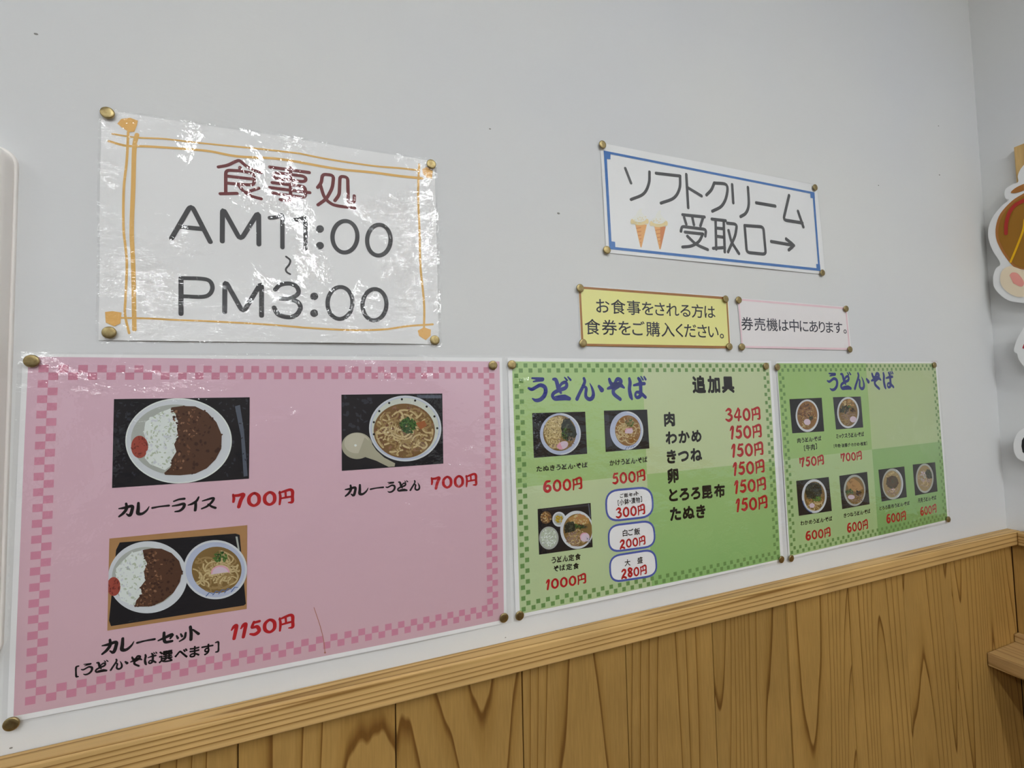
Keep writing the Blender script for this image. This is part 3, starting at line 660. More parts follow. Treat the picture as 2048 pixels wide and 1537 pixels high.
# ================================================= menu posters
def checker(s, name, quad, nx, ny, mt, margin, fill=1.0, layer=2):
    q = [s.pt(*p, layer) for p in quad]; a = Art(s, name)
    W = math.dist(q[0], q[1])
    def P2(u, v): return tuple((q[0][t] * (1 - u) + q[1][t] * u) * (1 - v) + (q[3][t] * (1 - u) + q[2][t] * u) * v for t in (0, 1))
    mu = margin / nx; H = math.dist(q[0], q[3]); mv = mu * W / H
    for j in range(ny):
        for i in range(nx):
            if not (i < 2 or j < 2 or i >= nx - 2 or j >= ny - 2) or (i + j) % 2: continue
            e_ = (1 - fill) / 2
            u0, u1 = mu + (1 - 2 * mu) * (i + e_) / nx, mu + (1 - 2 * mu) * (i + 1 - e_) / nx; v0, v1 = mv + (1 - 2 * mv) * (j + e_) / ny, mv + (1 - 2 * mv) * (j + 1 - e_) / ny
            a.poly([P2(u0, v0), P2(u1, v0), P2(u1, v1), P2(u0, v1)], layer, mt)
    return a.done()
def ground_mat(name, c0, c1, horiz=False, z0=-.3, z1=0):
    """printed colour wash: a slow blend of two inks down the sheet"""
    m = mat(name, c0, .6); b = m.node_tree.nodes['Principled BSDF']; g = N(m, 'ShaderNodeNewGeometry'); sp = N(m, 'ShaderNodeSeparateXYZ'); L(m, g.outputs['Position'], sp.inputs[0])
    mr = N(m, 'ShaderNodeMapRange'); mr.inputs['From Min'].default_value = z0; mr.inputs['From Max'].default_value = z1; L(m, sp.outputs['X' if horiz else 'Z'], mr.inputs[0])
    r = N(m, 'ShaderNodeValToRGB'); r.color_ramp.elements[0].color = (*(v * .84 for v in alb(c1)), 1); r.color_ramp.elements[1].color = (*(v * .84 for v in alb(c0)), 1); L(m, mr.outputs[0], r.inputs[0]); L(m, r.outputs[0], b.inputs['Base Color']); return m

p1 = make_sheet('menu_poster', [(36, 704), (1005, 711), (1023, 1246), (3, 1455)], [(46, 708), (1004, 716), (1014, 1246), (14, 1447)],
    'large laminated curry menu with a pink checkered border', 'poster', bulge=.0022, low=.85, wave=.0003, seed=.4)
PG = [(57, 714), (999, 723.5), (1008, 1240), (27, 1433.5)]
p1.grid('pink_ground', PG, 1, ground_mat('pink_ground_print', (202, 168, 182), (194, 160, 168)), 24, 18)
checker(p1, 'checkered_border', PG, 62, 43, ink('rose_checker_ink', (188, 124, 144)), 1.0)
# curry rice
f = Photo(p1, 'c4', [(753, 392), (1650, 380), (1645, 918), (740, 980)], TRAY, 3, 'printed picture of curry and rice on an oval plate')
f.bits([(755, 420), (900, 400), (830, 600), (900, 900), (750, 960)], 90, 14, .3, [TRAY2, TRAY], .5); f.bits([(1450, 400), (1640, 400), (1640, 900), (1450, 920)], 60, 12, .3, [TRAY2, TRAY], .5)
f.ell(1180, 668, 352, 282, 1, PLATE, 60); f.ell(1155, 660, 290, 232, 1.6, PLATE2, 50); f.ring(1180, 668, 352, 282, 8, 1.8, RICE, n=50)
ric = [(1125, 455), (1060, 478), (1010, 510), (960, 545), (950, 620), (985, 700), (955, 780), (990, 822), (1090, 862), (1170, 800), (1190, 680), (1190, 560), (1165, 480)]
cur = [(1130, 448), (1200, 438), (1290, 440), (1370, 480), (1430, 545), (1465, 630), (1462, 720), (1425, 790), (1365, 850), (1290, 885), (1190, 896), (1090, 893), (1085, 880), (1130, 840), (1135, 790), (1165, 740), (1150, 690), (1178, 640), (1168, 590), (1180, 540), (1160, 490)]
f.poly(ric, 2.2, RICE); f.bits(ric, 300, 13, 2.6, [RICE, RICE, RICE2, PLATE], .5)
f.poly(cur, 3.4, CUR); f.bits(cur, 150, 12, 3.6, [CUR, CUR2, CUR], .7); f.bits([(1135, 450), (1280, 450), (1330, 560), (1270, 700), (1200, 860), (1100, 885), (1175, 700)], 110, 11, 4, [CUR3, CUR2, CUR, MEAT], .6)
f.ell(922, 708, 56, 74, 3, UME); f.bits(ell(922, 708, 50, 66), 60, 12, 3.4, [UME, UME2, UME], .4)
for q in range(10): f.ell(1400, 1000, 1, 1, 1, TRAY)
f.poly([(1552, 440), (1585, 430), (1612, 600), (1636, 900), (1610, 905), (1592, 640)], .9, METAL); f.done()
# curry set
f = Photo(p1, 'c5', [(650, 172), (1470, 92), (1467, 590), (638, 720)], WOOD, 5, 'printed picture of curry rice with a noodle bowl on a black tray')
f.poly([(712, 195), (1400, 142), (1425, 150), (1462, 560), (1450, 570), (660, 693), (648, 660), (690, 240)], .4, TRAY); f.poly([(1400, 160), (1412, 160), (1425, 240), (1415, 240)], .7, PLATE2)
f.ell(878, 402, 236, 214, 1, PLATE, 60, -.12); f.ell(865, 400, 200, 178, 1.6, PLATE2, 50, -.1)
ric = [(850, 240), (780, 258), (735, 300), (690, 350), (690, 450), (720, 540), (790, 568), (860, 520), (880, 360), (870, 260)]
cur = [(848, 240), (900, 230), (960, 232), (1020, 258), (1065, 305), (1083, 365), (1070, 430), (1030, 495), (970, 545), (900, 575), (800, 578), (810, 540), (845, 500), (835, 460), (865, 420), (855, 370), (875, 320), (855, 280)]
f.poly(ric, 2.2, RICE); f.bits(ric, 220, 11, 2.6, [RICE, RICE, RICE2, PLATE], .5)
f.poly(cur, 3.4, CUR); f.bits(cur, 120, 10, 3.6, [CUR, CUR2], .7); f.bits([(850, 245), (950, 240), (970, 400), (900, 560), (810, 575), (860, 420)], 90, 9, 4, [CUR3, CUR2, MEAT], .6)
f.ell(676, 457, 40, 56, 3, UME); f.bits(ell(676, 457, 36, 50), 36, 10, 3.4, [UME, UME2], .5)
f.ell(1280, 357, 189, 176, 3, BOWL, 50); f.ring(1280, 357, 189, 176, 12, 3.3, PLATE, n=50); f.ell(1288, 358, 148, 138, 3.6, BROTH, 40)
f.noodles(1285, 368, 142, 130, 85, 9, 4, [NOOD, NOOD, NOOD2]); f.bits(ell(1308, 285, 40, 34), 60, 8, 6, [GRN, GRN2, GRN], .7)
f.poly(ell(1310, 378, 56, 46, 20, -.15, 180, 360), 6.4, KAM); f.ring(1310, 378, 56, 46, 8, 6.8, KAMP, 175, 355, 14)
for x0 in (1225, 1265, 1300, 1335, 1375):
    vs, fs = ribbon([(x0, 515 - (x0 - 1225) * .18, 5), (x0 + 20, 492 - (x0 - 1225) * .2, 6), (x0 + 40, 500 - (x0 - 1225) * .25, 4)])
    for q in fs: f.poly([vs[t] for t in q], 4.2, BLUEP)
f.done()
# curry udon
f = Photo(p1, 'c6', [(472, 422), (1247, 413), (1255, 952), (475, 1008)], TRAY, 9, 'printed picture of curry noodles in a bowl with a ladle')
f.poly([(1050, 425), (1240, 425), (1240, 450), (1060, 450)], .5, METAL); f.bits([(480, 430), (720, 430), (650, 680), (480, 700)], 40, 22, .3, [TRAY2, TRAY], .5)
f.ell(962, 682, 278, 253, 1, BOWL, 60); f.ring(962, 682, 278, 253, 12, 1.4, PLATE, n=60); f.ell(962, 678, 258, 232, 1.6, BOWLW, 50); f.ell(955, 700, 236, 210, 2, BROTH2, 50)
f.bits(ell(955, 700, 225, 200), 200, 16, 2.3, [BROTH2, BROTH, MEAT, CUR3], .6); f.noodles(955, 702, 225, 198, 64, 15, 3, [NOOD, NOOD, NOOD2]); f.bits(ell(955, 700, 215, 190), 90, 13, 5, [BROTH2, MEAT, BROTH], .5)
f.poly([(1040, 640), (1110, 620), (1130, 660), (1080, 690)], 5.6, P('carrot', (150, 92, 54)))
f.bits(ell(985, 660, 62, 58), 150, 12, 6, [GRN, GRN2, GRN2], .6)
for an in range(0, 360, 24):
    A = math.radians(an)
    if math.sin(A) < .35: f.ell(962 + 262 * math.cos(A) * .94, 680 + 238 * math.sin(A) * .94, 9, 9, 2, TRAY, 8)
f.ell(592, 815, 118, 102, 1.2, SPOON); f.ell(590, 795, 96, 78, 1.6, P('spoon_light', (178, 174, 156))); f.poly([(650, 750), (700, 790), (740, 850), (800, 905), (885, 950), (880, 975), (835, 978), (740, 930), (650, 900), (600, 880)], 2.4, SPOON); f.ell(580, 812, 10, 9, 3, RICE); f.done()
for cr_, tx, bl, br, tl, mt_ in (('K', 'カレーライス', (85, 400), (1150, 318), (85, 250), BLACKT), ('K', '700円', (1310, 305), (1985, 258), (1310, 150), REDT), ('U', 'カレーうどん', (130, 365), (1165, 285), (130, 205), BLACKT), ('U', '700円', (1305, 268), (1945, 222), (1305, 100), REDT),
    ('C', 'カレーセット', (275, 400), (1155, 275), (275, 268), BLACKT), ('C', '1150円', (1430, 268), (2000, 168), (1430, 140), REDT), ('C', '[うどん・そば選べます]', (40, 603), (1330, 385), (40, 495), BLACKT)):
    a = Art(p1, 'price' if mt_ is REDT else 'dish_name'); text_line(a, cr_, tx, bl, br, tl, 2, mt_, True, .035, gap=.10); a.done()
a = Art(p1, 'brown_scratch'); px_stroke(a, 'Z', [(628, 1216), (640, 1252), (647, 1280), (650, 1305)], 1.3, 3, mat('brown_stain', (150, 100, 84), .6), curve=True); a.pxpoly(ell(650, 1306, 2, 2, 10), 3, MATS['brown_stain']); a.done()

# ---- green posters
CHK = ink('green_checker_ink', (98, 134, 74))
def patches(s, quad, cols, us, vs_, pre):
    q = quad
    def F(u, v): return tuple((q[0][t] * (1 - u) + q[1][t] * u) * (1 - v) + (q[3][t] * (1 - u) + q[2][t] * u) * v for t in (0, 1))
    for j in range(len(vs_) - 1):
        for i in range(len(us) - 1):
            c0, c1 = cols[j][i]
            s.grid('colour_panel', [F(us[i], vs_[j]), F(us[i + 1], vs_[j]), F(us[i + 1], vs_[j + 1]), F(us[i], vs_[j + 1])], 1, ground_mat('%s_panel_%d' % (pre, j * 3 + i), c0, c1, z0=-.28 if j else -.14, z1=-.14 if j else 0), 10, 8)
p2 = make_sheet('menu_poster', [(1010, 713), (1547, 720), (1573, 1126), (1027, 1243)], [(1015, 716), (1542, 722), (1567, 1121), (1031, 1238)],
    'green checkered noodle menu with a list of extra toppings', 'poster', bulge=.0024, low=.85, wave=.0002, seed=1)
G2 = [(1024, 723.5), (1538, 726), (1561, 1119), (1040, 1229)]
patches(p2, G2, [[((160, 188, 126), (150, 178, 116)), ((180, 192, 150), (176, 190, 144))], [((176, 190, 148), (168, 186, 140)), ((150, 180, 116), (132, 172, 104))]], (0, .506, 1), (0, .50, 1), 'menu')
checker(p2, 'checkered_border', G2, 67, 47, CHK, .25, .82)
f = Photo(p2, 'G', [(353, 695), (935, 680), (957, 1142), (372, 1187)], TRAY, 11, 'printed picture of noodles with tempura flakes and seaweed')
f.bits([(360, 700), (480, 700), (450, 1000), (380, 1170)], 40, 14, .3, [TRAY2, GREYB], .4); f.ell(663, 925, 224, 229, 1, BOWL, 50); f.ring(663, 925, 224, 229, 14, 1.3, PLATE, -90, 90, 24); f.ell(655, 915, 182, 196, 1.6, BROTH, 40)
ten = [(560, 745), (680, 730), (700, 800), (660, 1000), (640, 1080), (560, 1080), (500, 980), (482, 880), (505, 800)]
f.poly(ten, 2, TEN); f.bits(ten, 360, 10, 2.4, [TEN, TEN2, NOOD, P('tempura_light', (206, 190, 146)), P('tempura_dark', (128, 106, 70))], .7); f.noodles(680, 1010, 140, 90, 16, 9, 3, [NOOD2, SOBA])
wk = [(700, 760), (760, 755), (820, 850), (845, 930), (800, 1000), (730, 1000), (690, 960), (670, 860)]
f.poly(wk, 4, WAK); f.bits(wk, 60, 16, 4.3, [WAK, WAK2, TRAY], .5); f.bits([(680, 860), (735, 860), (735, 990), (680, 980)], 40, 9, 5, [GRN, GRN2], .7); f.noodles(790, 1000, 45, 60, 10, 7, 4.5, [SOBA, SOBA2])
f.ell(690, 1050, 62, 42, 5.6, KAM, 24, -.5); f.poly([(620, 1060), (660, 1010), (670, 1050), (690, 1090), (650, 1095)], 6, KAMP); f.done()
f = Photo(p2, 'G', [(1140, 668), (1615, 657), (1640, 1083), (1160, 1122)], TRAY, 13, 'printed picture of plain noodles in broth')
f.poly([(1145, 690), (1190, 690), (1230, 1050), (1170, 1080)], .4, TRAY2)
f.ell(1390, 888, 183, 212, 1, BOWL, 50); f.ring(1390, 888, 183, 212, 14, 1.3, PLATE, -90, 90, 24); f.ell(1403, 888, 140, 168, 1.6, BROT3, 40); f.noodles(1403, 890, 136, 160, 85, 10, 2, [NOOD, NOOD, NOOD2, BROT3]); f.bits(ell(1425, 800, 45, 40), 50, 10, 4, [GRN, GRN2, BROTH], .6)
f.poly([(1370, 890), (1385, 862), (1450, 858), (1462, 900), (1440, 920), (1375, 918)], 5, KAM); f.poly([(1370, 890), (1385, 862), (1450, 858), (1450, 872), (1390, 875), (1380, 900)], 5.4, KAMP)
for x0 in (1375, 1405, 1435, 1460):
    vs, fs = ribbon([(x0, 1095 - (x0 - 1375) * .25, 6), (x0 + 18, 1065 - (x0 - 1375) * .2, 6), (x0 + 32, 1068 - (x0 - 1375) * .2, 4)])
    for q in fs: f.poly([vs[t] for t in q], 2.4, BLUEP)
f.done()
f = Photo(p2, 'S', [(130, 160), (1035, 55), (1070, 810), (155, 940)], TRAY, 17, 'printed picture of a set meal of noodles, rice and small dishes')
f.poly([(200, 165), (1000, 75), (1010, 110), (210, 195)], .4, TRAY2); f.poly([(990, 70), (1010, 70), (1040, 300), (1020, 300)], .5, METAL)
f.ell(272, 305, 98, 108, 1, P('dish_brown', (100, 76, 52))); f.bits(ell(275, 300, 84, 90), 80, 17, 1.4, [ABU, MEAT, NOOD, ABU2], .7)
f.ell(497, 335, 116, 128, 1, PLATE); f.ell(492, 332, 88, 98, 1.3, PLATE2); f.bits(ell(495, 330, 56, 66), 60, 17, 1.8, [YELW, P('yolk_dark', (160, 134, 40))], .6)
f.ell(322, 655, 166, 196, 1, PLATE2); f.ell(322, 650, 140, 168, 1.4, RICE2); f.bits(ell(322, 650, 130, 156), 160, 16, 1.8, [RICE, RICE2, RICE, PLATE2], .6)
f.ell(800, 515, 284, 326, 1.6, PLATE, 50); f.ell(815, 520, 248, 280, 2, BROTH, 40); tf = [(650, 320), (800, 250), (920, 260), (1010, 330), (1000, 410), (860, 420), (700, 400)]
f.poly(tf, 2.4, ABU); f.bits(tf, 60, 24, 2.6, [ABU, P('tofu_pink', (170, 120, 84)), NOOD], .6); f.noodles(780, 650, 180, 145, 80, 15, 3, [SOBA, SOBA, NOOD2, NOOD])
wk = [(590, 440), (650, 380), (740, 380), (780, 450), (760, 520), (680, 560), (600, 560)]
f.poly(wk, 4.6, WAK); f.bits(wk, 50, 24, 5, [WAK, WAK2], .5); f.bits([(770, 420), (880, 440), (980, 470), (860, 500), (780, 480)], 40, 18, 5.4, [GRN, GRN2, WAK], .6); f.bits(ell(905, 455, 90, 22, 20, .25), 40, 18, 5.5, [WAK, WAK2, MEAT2], .4)
f.ell(935, 640, 82, 78, 6, KAM); f.ring(935, 640, 82, 78, 18, 6.3, KAMP, 150, 290, 16); f.bits(ell(985, 690, 60, 55), 24, 14, 6.6, [BLUEP, METAL, PLATE], .4); f.done()
for sh_, cr_, tx, bl, br, tl, mt_ in (
    (p2, 'H', 'うどん・そば', (120, 495), (1935, 458), (120, 105), BLUET), (p2, 'T', 'たぬきうどん・そば', (105, 1100), (945, 1030), (105, 1008), BLACKT), (p2, 'T', '600円', (215, 1437), (860, 1385), (215, 1245), REDT),
    (p2, 'T', 'かけうどん・そば', (1305, 1003), (1925, 943), (1305, 908), BLACKT), (p2, 'T', '500円', (1350, 1307), (1895, 1247), (1350, 1125), REDT), (p2, 'S', 'うどん定食', (362, 1092), (868, 1020), (362, 985), BLACKT), (p2, 'S', 'そば定食', (403, 1232), (838, 1175), (403, 1130), BLACKT),
    (p2, 'S', '1000円', (270, 1540), (962, 1430), (270, 1370), REDT), (p2, 'M', '追加具', (318, 286), (600, 282), (318, 178), BLACKT),
    (p2, 'L', '肉', (52, 322), (188, 315), (52, 160), BLACKT), (p2, 'L', 'わかめ', (70, 548), (515, 515), (70, 393), BLACKT), (p2, 'L', 'きつね', (85, 785), (522, 748), (85, 620), BLACKT), (p2, 'L', '卵', (95, 1027), (235, 1005), (95, 858), BLACKT), (p2, 'L', 'とろろ昆布', (110, 1255), (802, 1188), (110, 1095), BLACKT), (p2, 'L', 'たぬき', (122, 1492), (562, 1448), (122, 1325), BLACKT),
    (p2, 'L', '340円', (805, 265), (1240, 250), (805, 110), REDT), (p2, 'L', '150円', (862, 482), (1255, 465), (862, 325), REDT), (p2, 'L', '150円', (880, 706), (1275, 682), (880, 548), REDT), (p2, 'L', '150円', (898, 932), (1290, 897), (898, 775), REDT), (p2, 'L', '150円', (915, 1154), (1308, 1113), (915, 998), REDT), (p2, 'L', '150円', (932, 1378), (1325, 1337), (932, 1222), REDT)):
    a = Art(sh_, 'heading' if tx in ('うどん・そば', '追加具') else 'price' if mt_ is REDT else 'dish_name'); text_line(a, cr_, tx, bl, br, tl, 2, mt_, True, .05 if cr_ in 'LM' else .035, gap=.12 if cr_ != 'H' else .14)
    o = a.done()
    if mt_ is BLUET: o['label'] = 'dark blue brush heading'
BADGE = mat('badge_white_print', (206, 206, 212), .6); BADGEB = mat('badge_blue_ink', (64, 78, 146), .5)
def rrect(q, r, n=6):
    out = []
    for i in range(4):
        p0, p1_, p2_ = Vector(q[i - 1]), Vector(q[i]), Vector(q[(i + 1) % 4]); A = p1_ + (p0 - p1_).normalized() * r; B = p1_ + (p2_ - p1_).normalized() * r
        for t in range(n + 1):
            t /= n; v = A * (1 - t) ** 2 + p1_ * 2 * t * (1 - t) + B * t * t; out.append((v.x, v.y))
    return out
for cr_, q, r, w_, lines in (
    ('B', [(25, 215), (1590, 75), (1660, 1080), (60, 1260)], 440, 66, [('ご飯セット', (515, 455), (1150, 375), (515, 312), BLACKT), ('[小鉢・漬物]', (438, 715), (1272, 600), (438, 515), BLACKT), ('300円', (370, 1145), (1378, 1010), (370, 805), REDT)]),
    ('E', [(78, 150), (1140, 18), (1195, 625), (100, 770)], 260, 44, [('白ご飯', (420, 398), (832, 345), (420, 243), BLACKT), ('200円', (350, 692), (962, 590), (350, 485), REDT)]),
    ('E', [(108, 868), (1180, 698), (1238, 1315), (135, 1485)], 260, 44, [('大', (465, 1103), (602, 1082), (465, 950), BLACKT), ('盛', (765, 1042), (892, 1025), (765, 893), BLACKT), ('280円', (385, 1398), (992, 1290), (385, 1182), REDT)])):
    a = Art(p2, 'price_badge'); rr = rrect(q, r)
    a.pxpoly([c(cr_, *p) for p in rr], 2, BADGE)
    out = []
    for p in rr + [rr[0]]:
        px, py = c(cr_, *p); X, Z = p2.pt(px, py, 3); out.append((X, Z, w_ * CR[cr_][2] * p2.scale(px, py)))
    vs, fs = ribbon(out); a.faces(vs, fs, 3, BADGEB)
    o = a.done(); o['label'] = 'white rounded badge outlined in blue'
    for tx, bl, br, tl, mt_ in lines:
        a = Art(p2, 'price' if mt_ is REDT else 'dish_name', parent=o); text_line(a, cr_, tx, bl, br, tl, 4, mt_, True, .02, gap=.12); a.done()

p3 = make_sheet('menu_poster', [(1549, 722), (1876, 722), (1901, 1046), (1574, 1122)], [(1552, 724), (1873, 724), (1898, 1043), (1577, 1118)],
    'green checkered noodle menu with six small bowl pictures, nearest the corner', 'poster', bulge=.0022, low=.8, wave=.0002, seed=2)
G3 = [(1554, 727), (1871, 727), (1895, 1040), (1580, 1113)]
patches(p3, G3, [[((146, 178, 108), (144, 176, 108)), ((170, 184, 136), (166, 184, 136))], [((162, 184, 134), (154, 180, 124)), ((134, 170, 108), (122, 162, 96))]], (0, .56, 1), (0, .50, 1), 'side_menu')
checker(p3, 'checkered_border', G3, 67, 47, CHK, .25, .80)
f = Photo(p3, 'Q', [(215, 492), (572, 476), (600, 848), (247, 870)], TRAY, 21, 'printed picture of beef noodles')
f.ell(413, 675, 129, 180, 1, PLATE); f.ell(413, 672, 112, 158, 1.4, BROT3); f.noodles(413, 700, 100, 130, 26, 9, 2, [NOOD2, BROT3, NOOD]); f.bits(ell(405, 640, 90, 100), 110, 15, 4, [MEAT, MEAT2, CUR3, ABU], .5); f.bits(ell(450, 700, 24, 22), 14, 11, 5, [WAK, GRN2]); f.ell(412, 745, 38, 34, 6, KAM, 20, .4); f.done()
f = Photo(p3, 'Q', [(697, 470), (1005, 462), (1032, 805), (732, 828)], TRAY2, 22, 'printed picture of mixed-topping noodles')
f.ell(865, 640, 122, 173, 1, PLATE); f.ell(865, 640, 105, 152, 1.4, BROTH); f.bits(ell(865, 540, 60, 45), 40, 15, 2, [ABU, ABU2, NOOD], .6); f.noodles(865, 690, 95, 90, 26, 9, 2, [SOBA, SOBA, NOOD2]); f.bits(ell(820, 605, 45, 45), 36, 15, 4, [WAK, WAK2], .5); f.bits(ell(905, 610, 45, 25, 20, .5), 24, 13, 4.4, [MEAT2, WAK], .5); f.bits(ell(880, 575, 22, 16), 14, 8, 5, [GRN]); f.ell(920, 715, 36, 34, 6, KAM); f.done()
f = Photo(p3, 'R', [(290, 345), (650, 302), (685, 678), (320, 733)], TRAY, 23, 'printed picture of seaweed noodles')
f.ell(490, 515, 138, 188, 1, PLATE); f.ell(493, 515, 115, 162, 1.4, BROTH); f.noodles(495, 590, 100, 85, 30, 10, 2, [NOOD, NOOD2, ABU]); wk = ell(482, 455, 92, 92); f.poly(wk, 4, WAK); f.bits(wk, 60, 18, 4.4, [WAK, WAK2, TRAY], .5); f.bits(ell(520, 545, 48, 26), 34, 11, 6, [GRN, P('leaf_green', (86, 140, 66))]); f.ell(465, 618, 30, 26, 6.4, KAM)
f.ring(490, 515, 138, 188, 10, 1.3, BLUEP, 100, 165, 10); f.done()
f = Photo(p3, 'R', [(767, 290), (1075, 245), (1103, 603), (800, 658)], TRAY, 24, 'printed picture of fried tofu noodles')
f.ell(937, 450, 121, 174, 1, PLATE2); f.ell(940, 452, 103, 152, 1.4, BROTH); f.bits(ell(945, 540, 80, 55), 60, 12, 2, [SOBA, SOBA2, NOOD2], .5); tf = [(850, 370), (920, 315), (985, 360), (1030, 430), (960, 470), (870, 440)]; f.poly(tf, 4, ABU); f.bits(tf, 30, 18, 4.3, [ABU, ABU2, ABU], .6); f.bits(ell(880, 470, 38, 34), 30, 11, 5, [GRN2, GRN]); f.bits(ell(975, 480, 36, 26), 20, 13, 5, [WAK, MEAT2]); f.ell(900, 525, 38, 24, 6, KAM); f.done()
f = Photo(p3, 'R', [(1200, 222), (1487, 185), (1515, 525), (1237, 575)], TRAY, 25, 'printed picture of shredded kelp noodles')
f.ell(1358, 380, 116, 172, 1, PLATE2); f.ring(1358, 380, 116, 172, 12, 1.3, PLATE, -70, 60, 16); f.ell(1352, 380, 98, 148, 1.4, TEN2); f.bits(ell(1350, 290, 60, 45), 40, 12, 2, [TEN, TEN2]); wk = ell(1355, 360, 66, 72); f.poly(wk, 3, KOM); f.bits(wk, 50, 16, 3.4, [KOM, WAK2, MEAT2], .5); f.noodles(1360, 460, 72, 50, 18, 8, 4, [SOBA, PINKN]); f.bits(ell(1355, 455, 34, 20), 18, 9, 6, [KAM, NOOD]); f.done()
f = Photo(p3, 'R', [(1580, 165), (1828, 138), (1855, 462), (1607, 508)], TRAY, 26, 'printed picture of egg noodles')
f.ell(1713, 316, 98, 163, 1, PLATE2); f.ell(1713, 316, 82, 142, 1.4, TEN2); f.noodles(1705, 340, 72, 110, 26, 8, 2, [PINKN, SOBA, NOOD]); f.bits(ell(1695, 300, 30, 70), 40, 12, 4, [KAM, PINKN, PLATE2], .5); wk = ell(1757, 272, 34, 52, 24, -.3); f.poly(wk, 4, WAK2); f.bits(wk, 24, 13, 4.4, [WAK, WAK2, GRN2]); f.done()
for cr_, tx, bl, br, tl, mt_ in (('Q', 'うどん・そば', (638, 405), (1382, 380), (640, 195), BLUET), ('Q', '肉うどん・そば', (303, 978), (570, 950), (303, 925), BLACKT), ('Q', '[牛肉]', (378, 1065), (523, 1048), (378, 1000), BLACKT), ('Q', 'ミックスうどん・そば', (733, 930), (1042, 903), (733, 878), BLACKT), ('Q', '[牛肉・油揚げ・わかめ・椎茸]', (706, 1032), (1076, 1002), (706, 990), BLACKT),
    ('R', '750円', (328, 192), (600, 165), (325, 88), REDT), ('R', '700円', (785, 132), (1020, 110), (782, 40), REDT), ('R', 'わかめうどん・そば', (338, 842), (690, 786), (338, 790), BLACKT), ('R', '600円', (395, 1005), (673, 962), (393, 905), REDT), ('R', 'きつねうどん・そば', (818, 755), (1112, 702), (818, 706), BLACKT), ('R', '600円', (855, 917), (1087, 877), (853, 815), REDT),
    ('R', 'とろろ昆布うどん・そば', (1213, 672), (1547, 610), (1213, 628), BLACKT), ('R', '600円', (1290, 814), (1507, 780), (1288, 716), REDT), ('R', '月見うどん・そば', (1638, 588), (1842, 552), (1638, 540), BLACKT), ('R', '600円', (1666, 730), (1845, 697), (1664, 638), REDT)):
    a = Art(p3, 'heading' if mt_ is BLUET else 'price' if mt_ is REDT else 'dish_name'); text_line(a, cr_, tx, bl, br, tl, 2, mt_, True, .03, gap=.12); o = a.done()
    if mt_ is BLUET: o['label'] = 'dark blue brush heading'

# ================================================= thumbtacks
def brass():
    m = bpy.data.materials.new('aged_brass'); m.use_nodes = True; b = m.node_tree.nodes['Principled BSDF']
    b.inputs['Metallic'].default_value = 1; b.inputs['Roughness'].default_value = .4
    g = N(m, 'ShaderNodeNewGeometry'); n = N(m, 'ShaderNodeTexNoise'); n.inputs['Scale'].default_value = 260; n.inputs['Detail'].default_value = 3; L(m, g.outputs['Position'], n.inputs['Vector'])
    r = N(m, 'ShaderNodeValToRGB'); r.color_ramp.elements[0].position = .35; r.color_ramp.elements[0].color = (.30, .22, .10, 1); r.color_ramp.elements[1].position = .65; r.color_ramp.elements[1].color = (.44, .35, .17, 1)
    L(m, n.outputs[0], r.inputs[0]); L(m, r.outputs[0], b.inputs['Base Color'])
    return m
BRASS = brass()
def tack_mesh():
    prof = [(.0005, .0016), (.0005, .0003), (.0046, .0003), (.0052, .0006), (.0052, .0012), (.0050, .0016), (.0045, .00185), (.0025, .00195), (0, .0020)]
    vs, fs = [], []; n = 28
    for r, h in prof[1:-1]:
        for i in range(n): A = 2 * math.pi * i / n; vs.append((r * math.cos(A), -h, r * math.sin(A)))
    rows = len(prof) - 2
    for j in range(rows - 1):
        for i in range(n): fs.append((j * n + i, j * n + (i + 1) % n, (j + 1) * n + (i + 1) % n, (j + 1) * n + i))
    vs.append((0, -.0020, 0)); t = len(vs) - 1
    for i in range(n): fs.append(((rows - 1) * n + i, (rows - 1) * n + (i + 1) % n, t))
    me = bpy.data.meshes.new('head'); me.from_pydata(vs, [], fs); me.materials.append(BRASS); me.polygons.foreach_set('use_smooth', [True] * len(me.polygons)); me.update()
    bm = bmesh.new(); bm.from_mesh(me); bmesh.ops.recalc_face_normals(bm, faces=bm.faces[:]); bm.to_mesh(me); bm.free()
    return me
HEAD = tack_mesh()
bm = bmesh.new(); bmesh.ops.create_cone(bm, cap_ends=True, segments=8, radius1=.0005, radius2=.0001, depth=.008, matrix=Matrix.Translation((0, .0037, 0)) @ Matrix.Rotation(-math.pi / 2, 4, 'X')); PIN = bpy.data.meshes.new('pin'); bm.to_mesh(PIN); bm.free(); PIN.materials.append(BRASS)
WHERE = ['top left', 'top right', 'bottom right', 'bottom left']
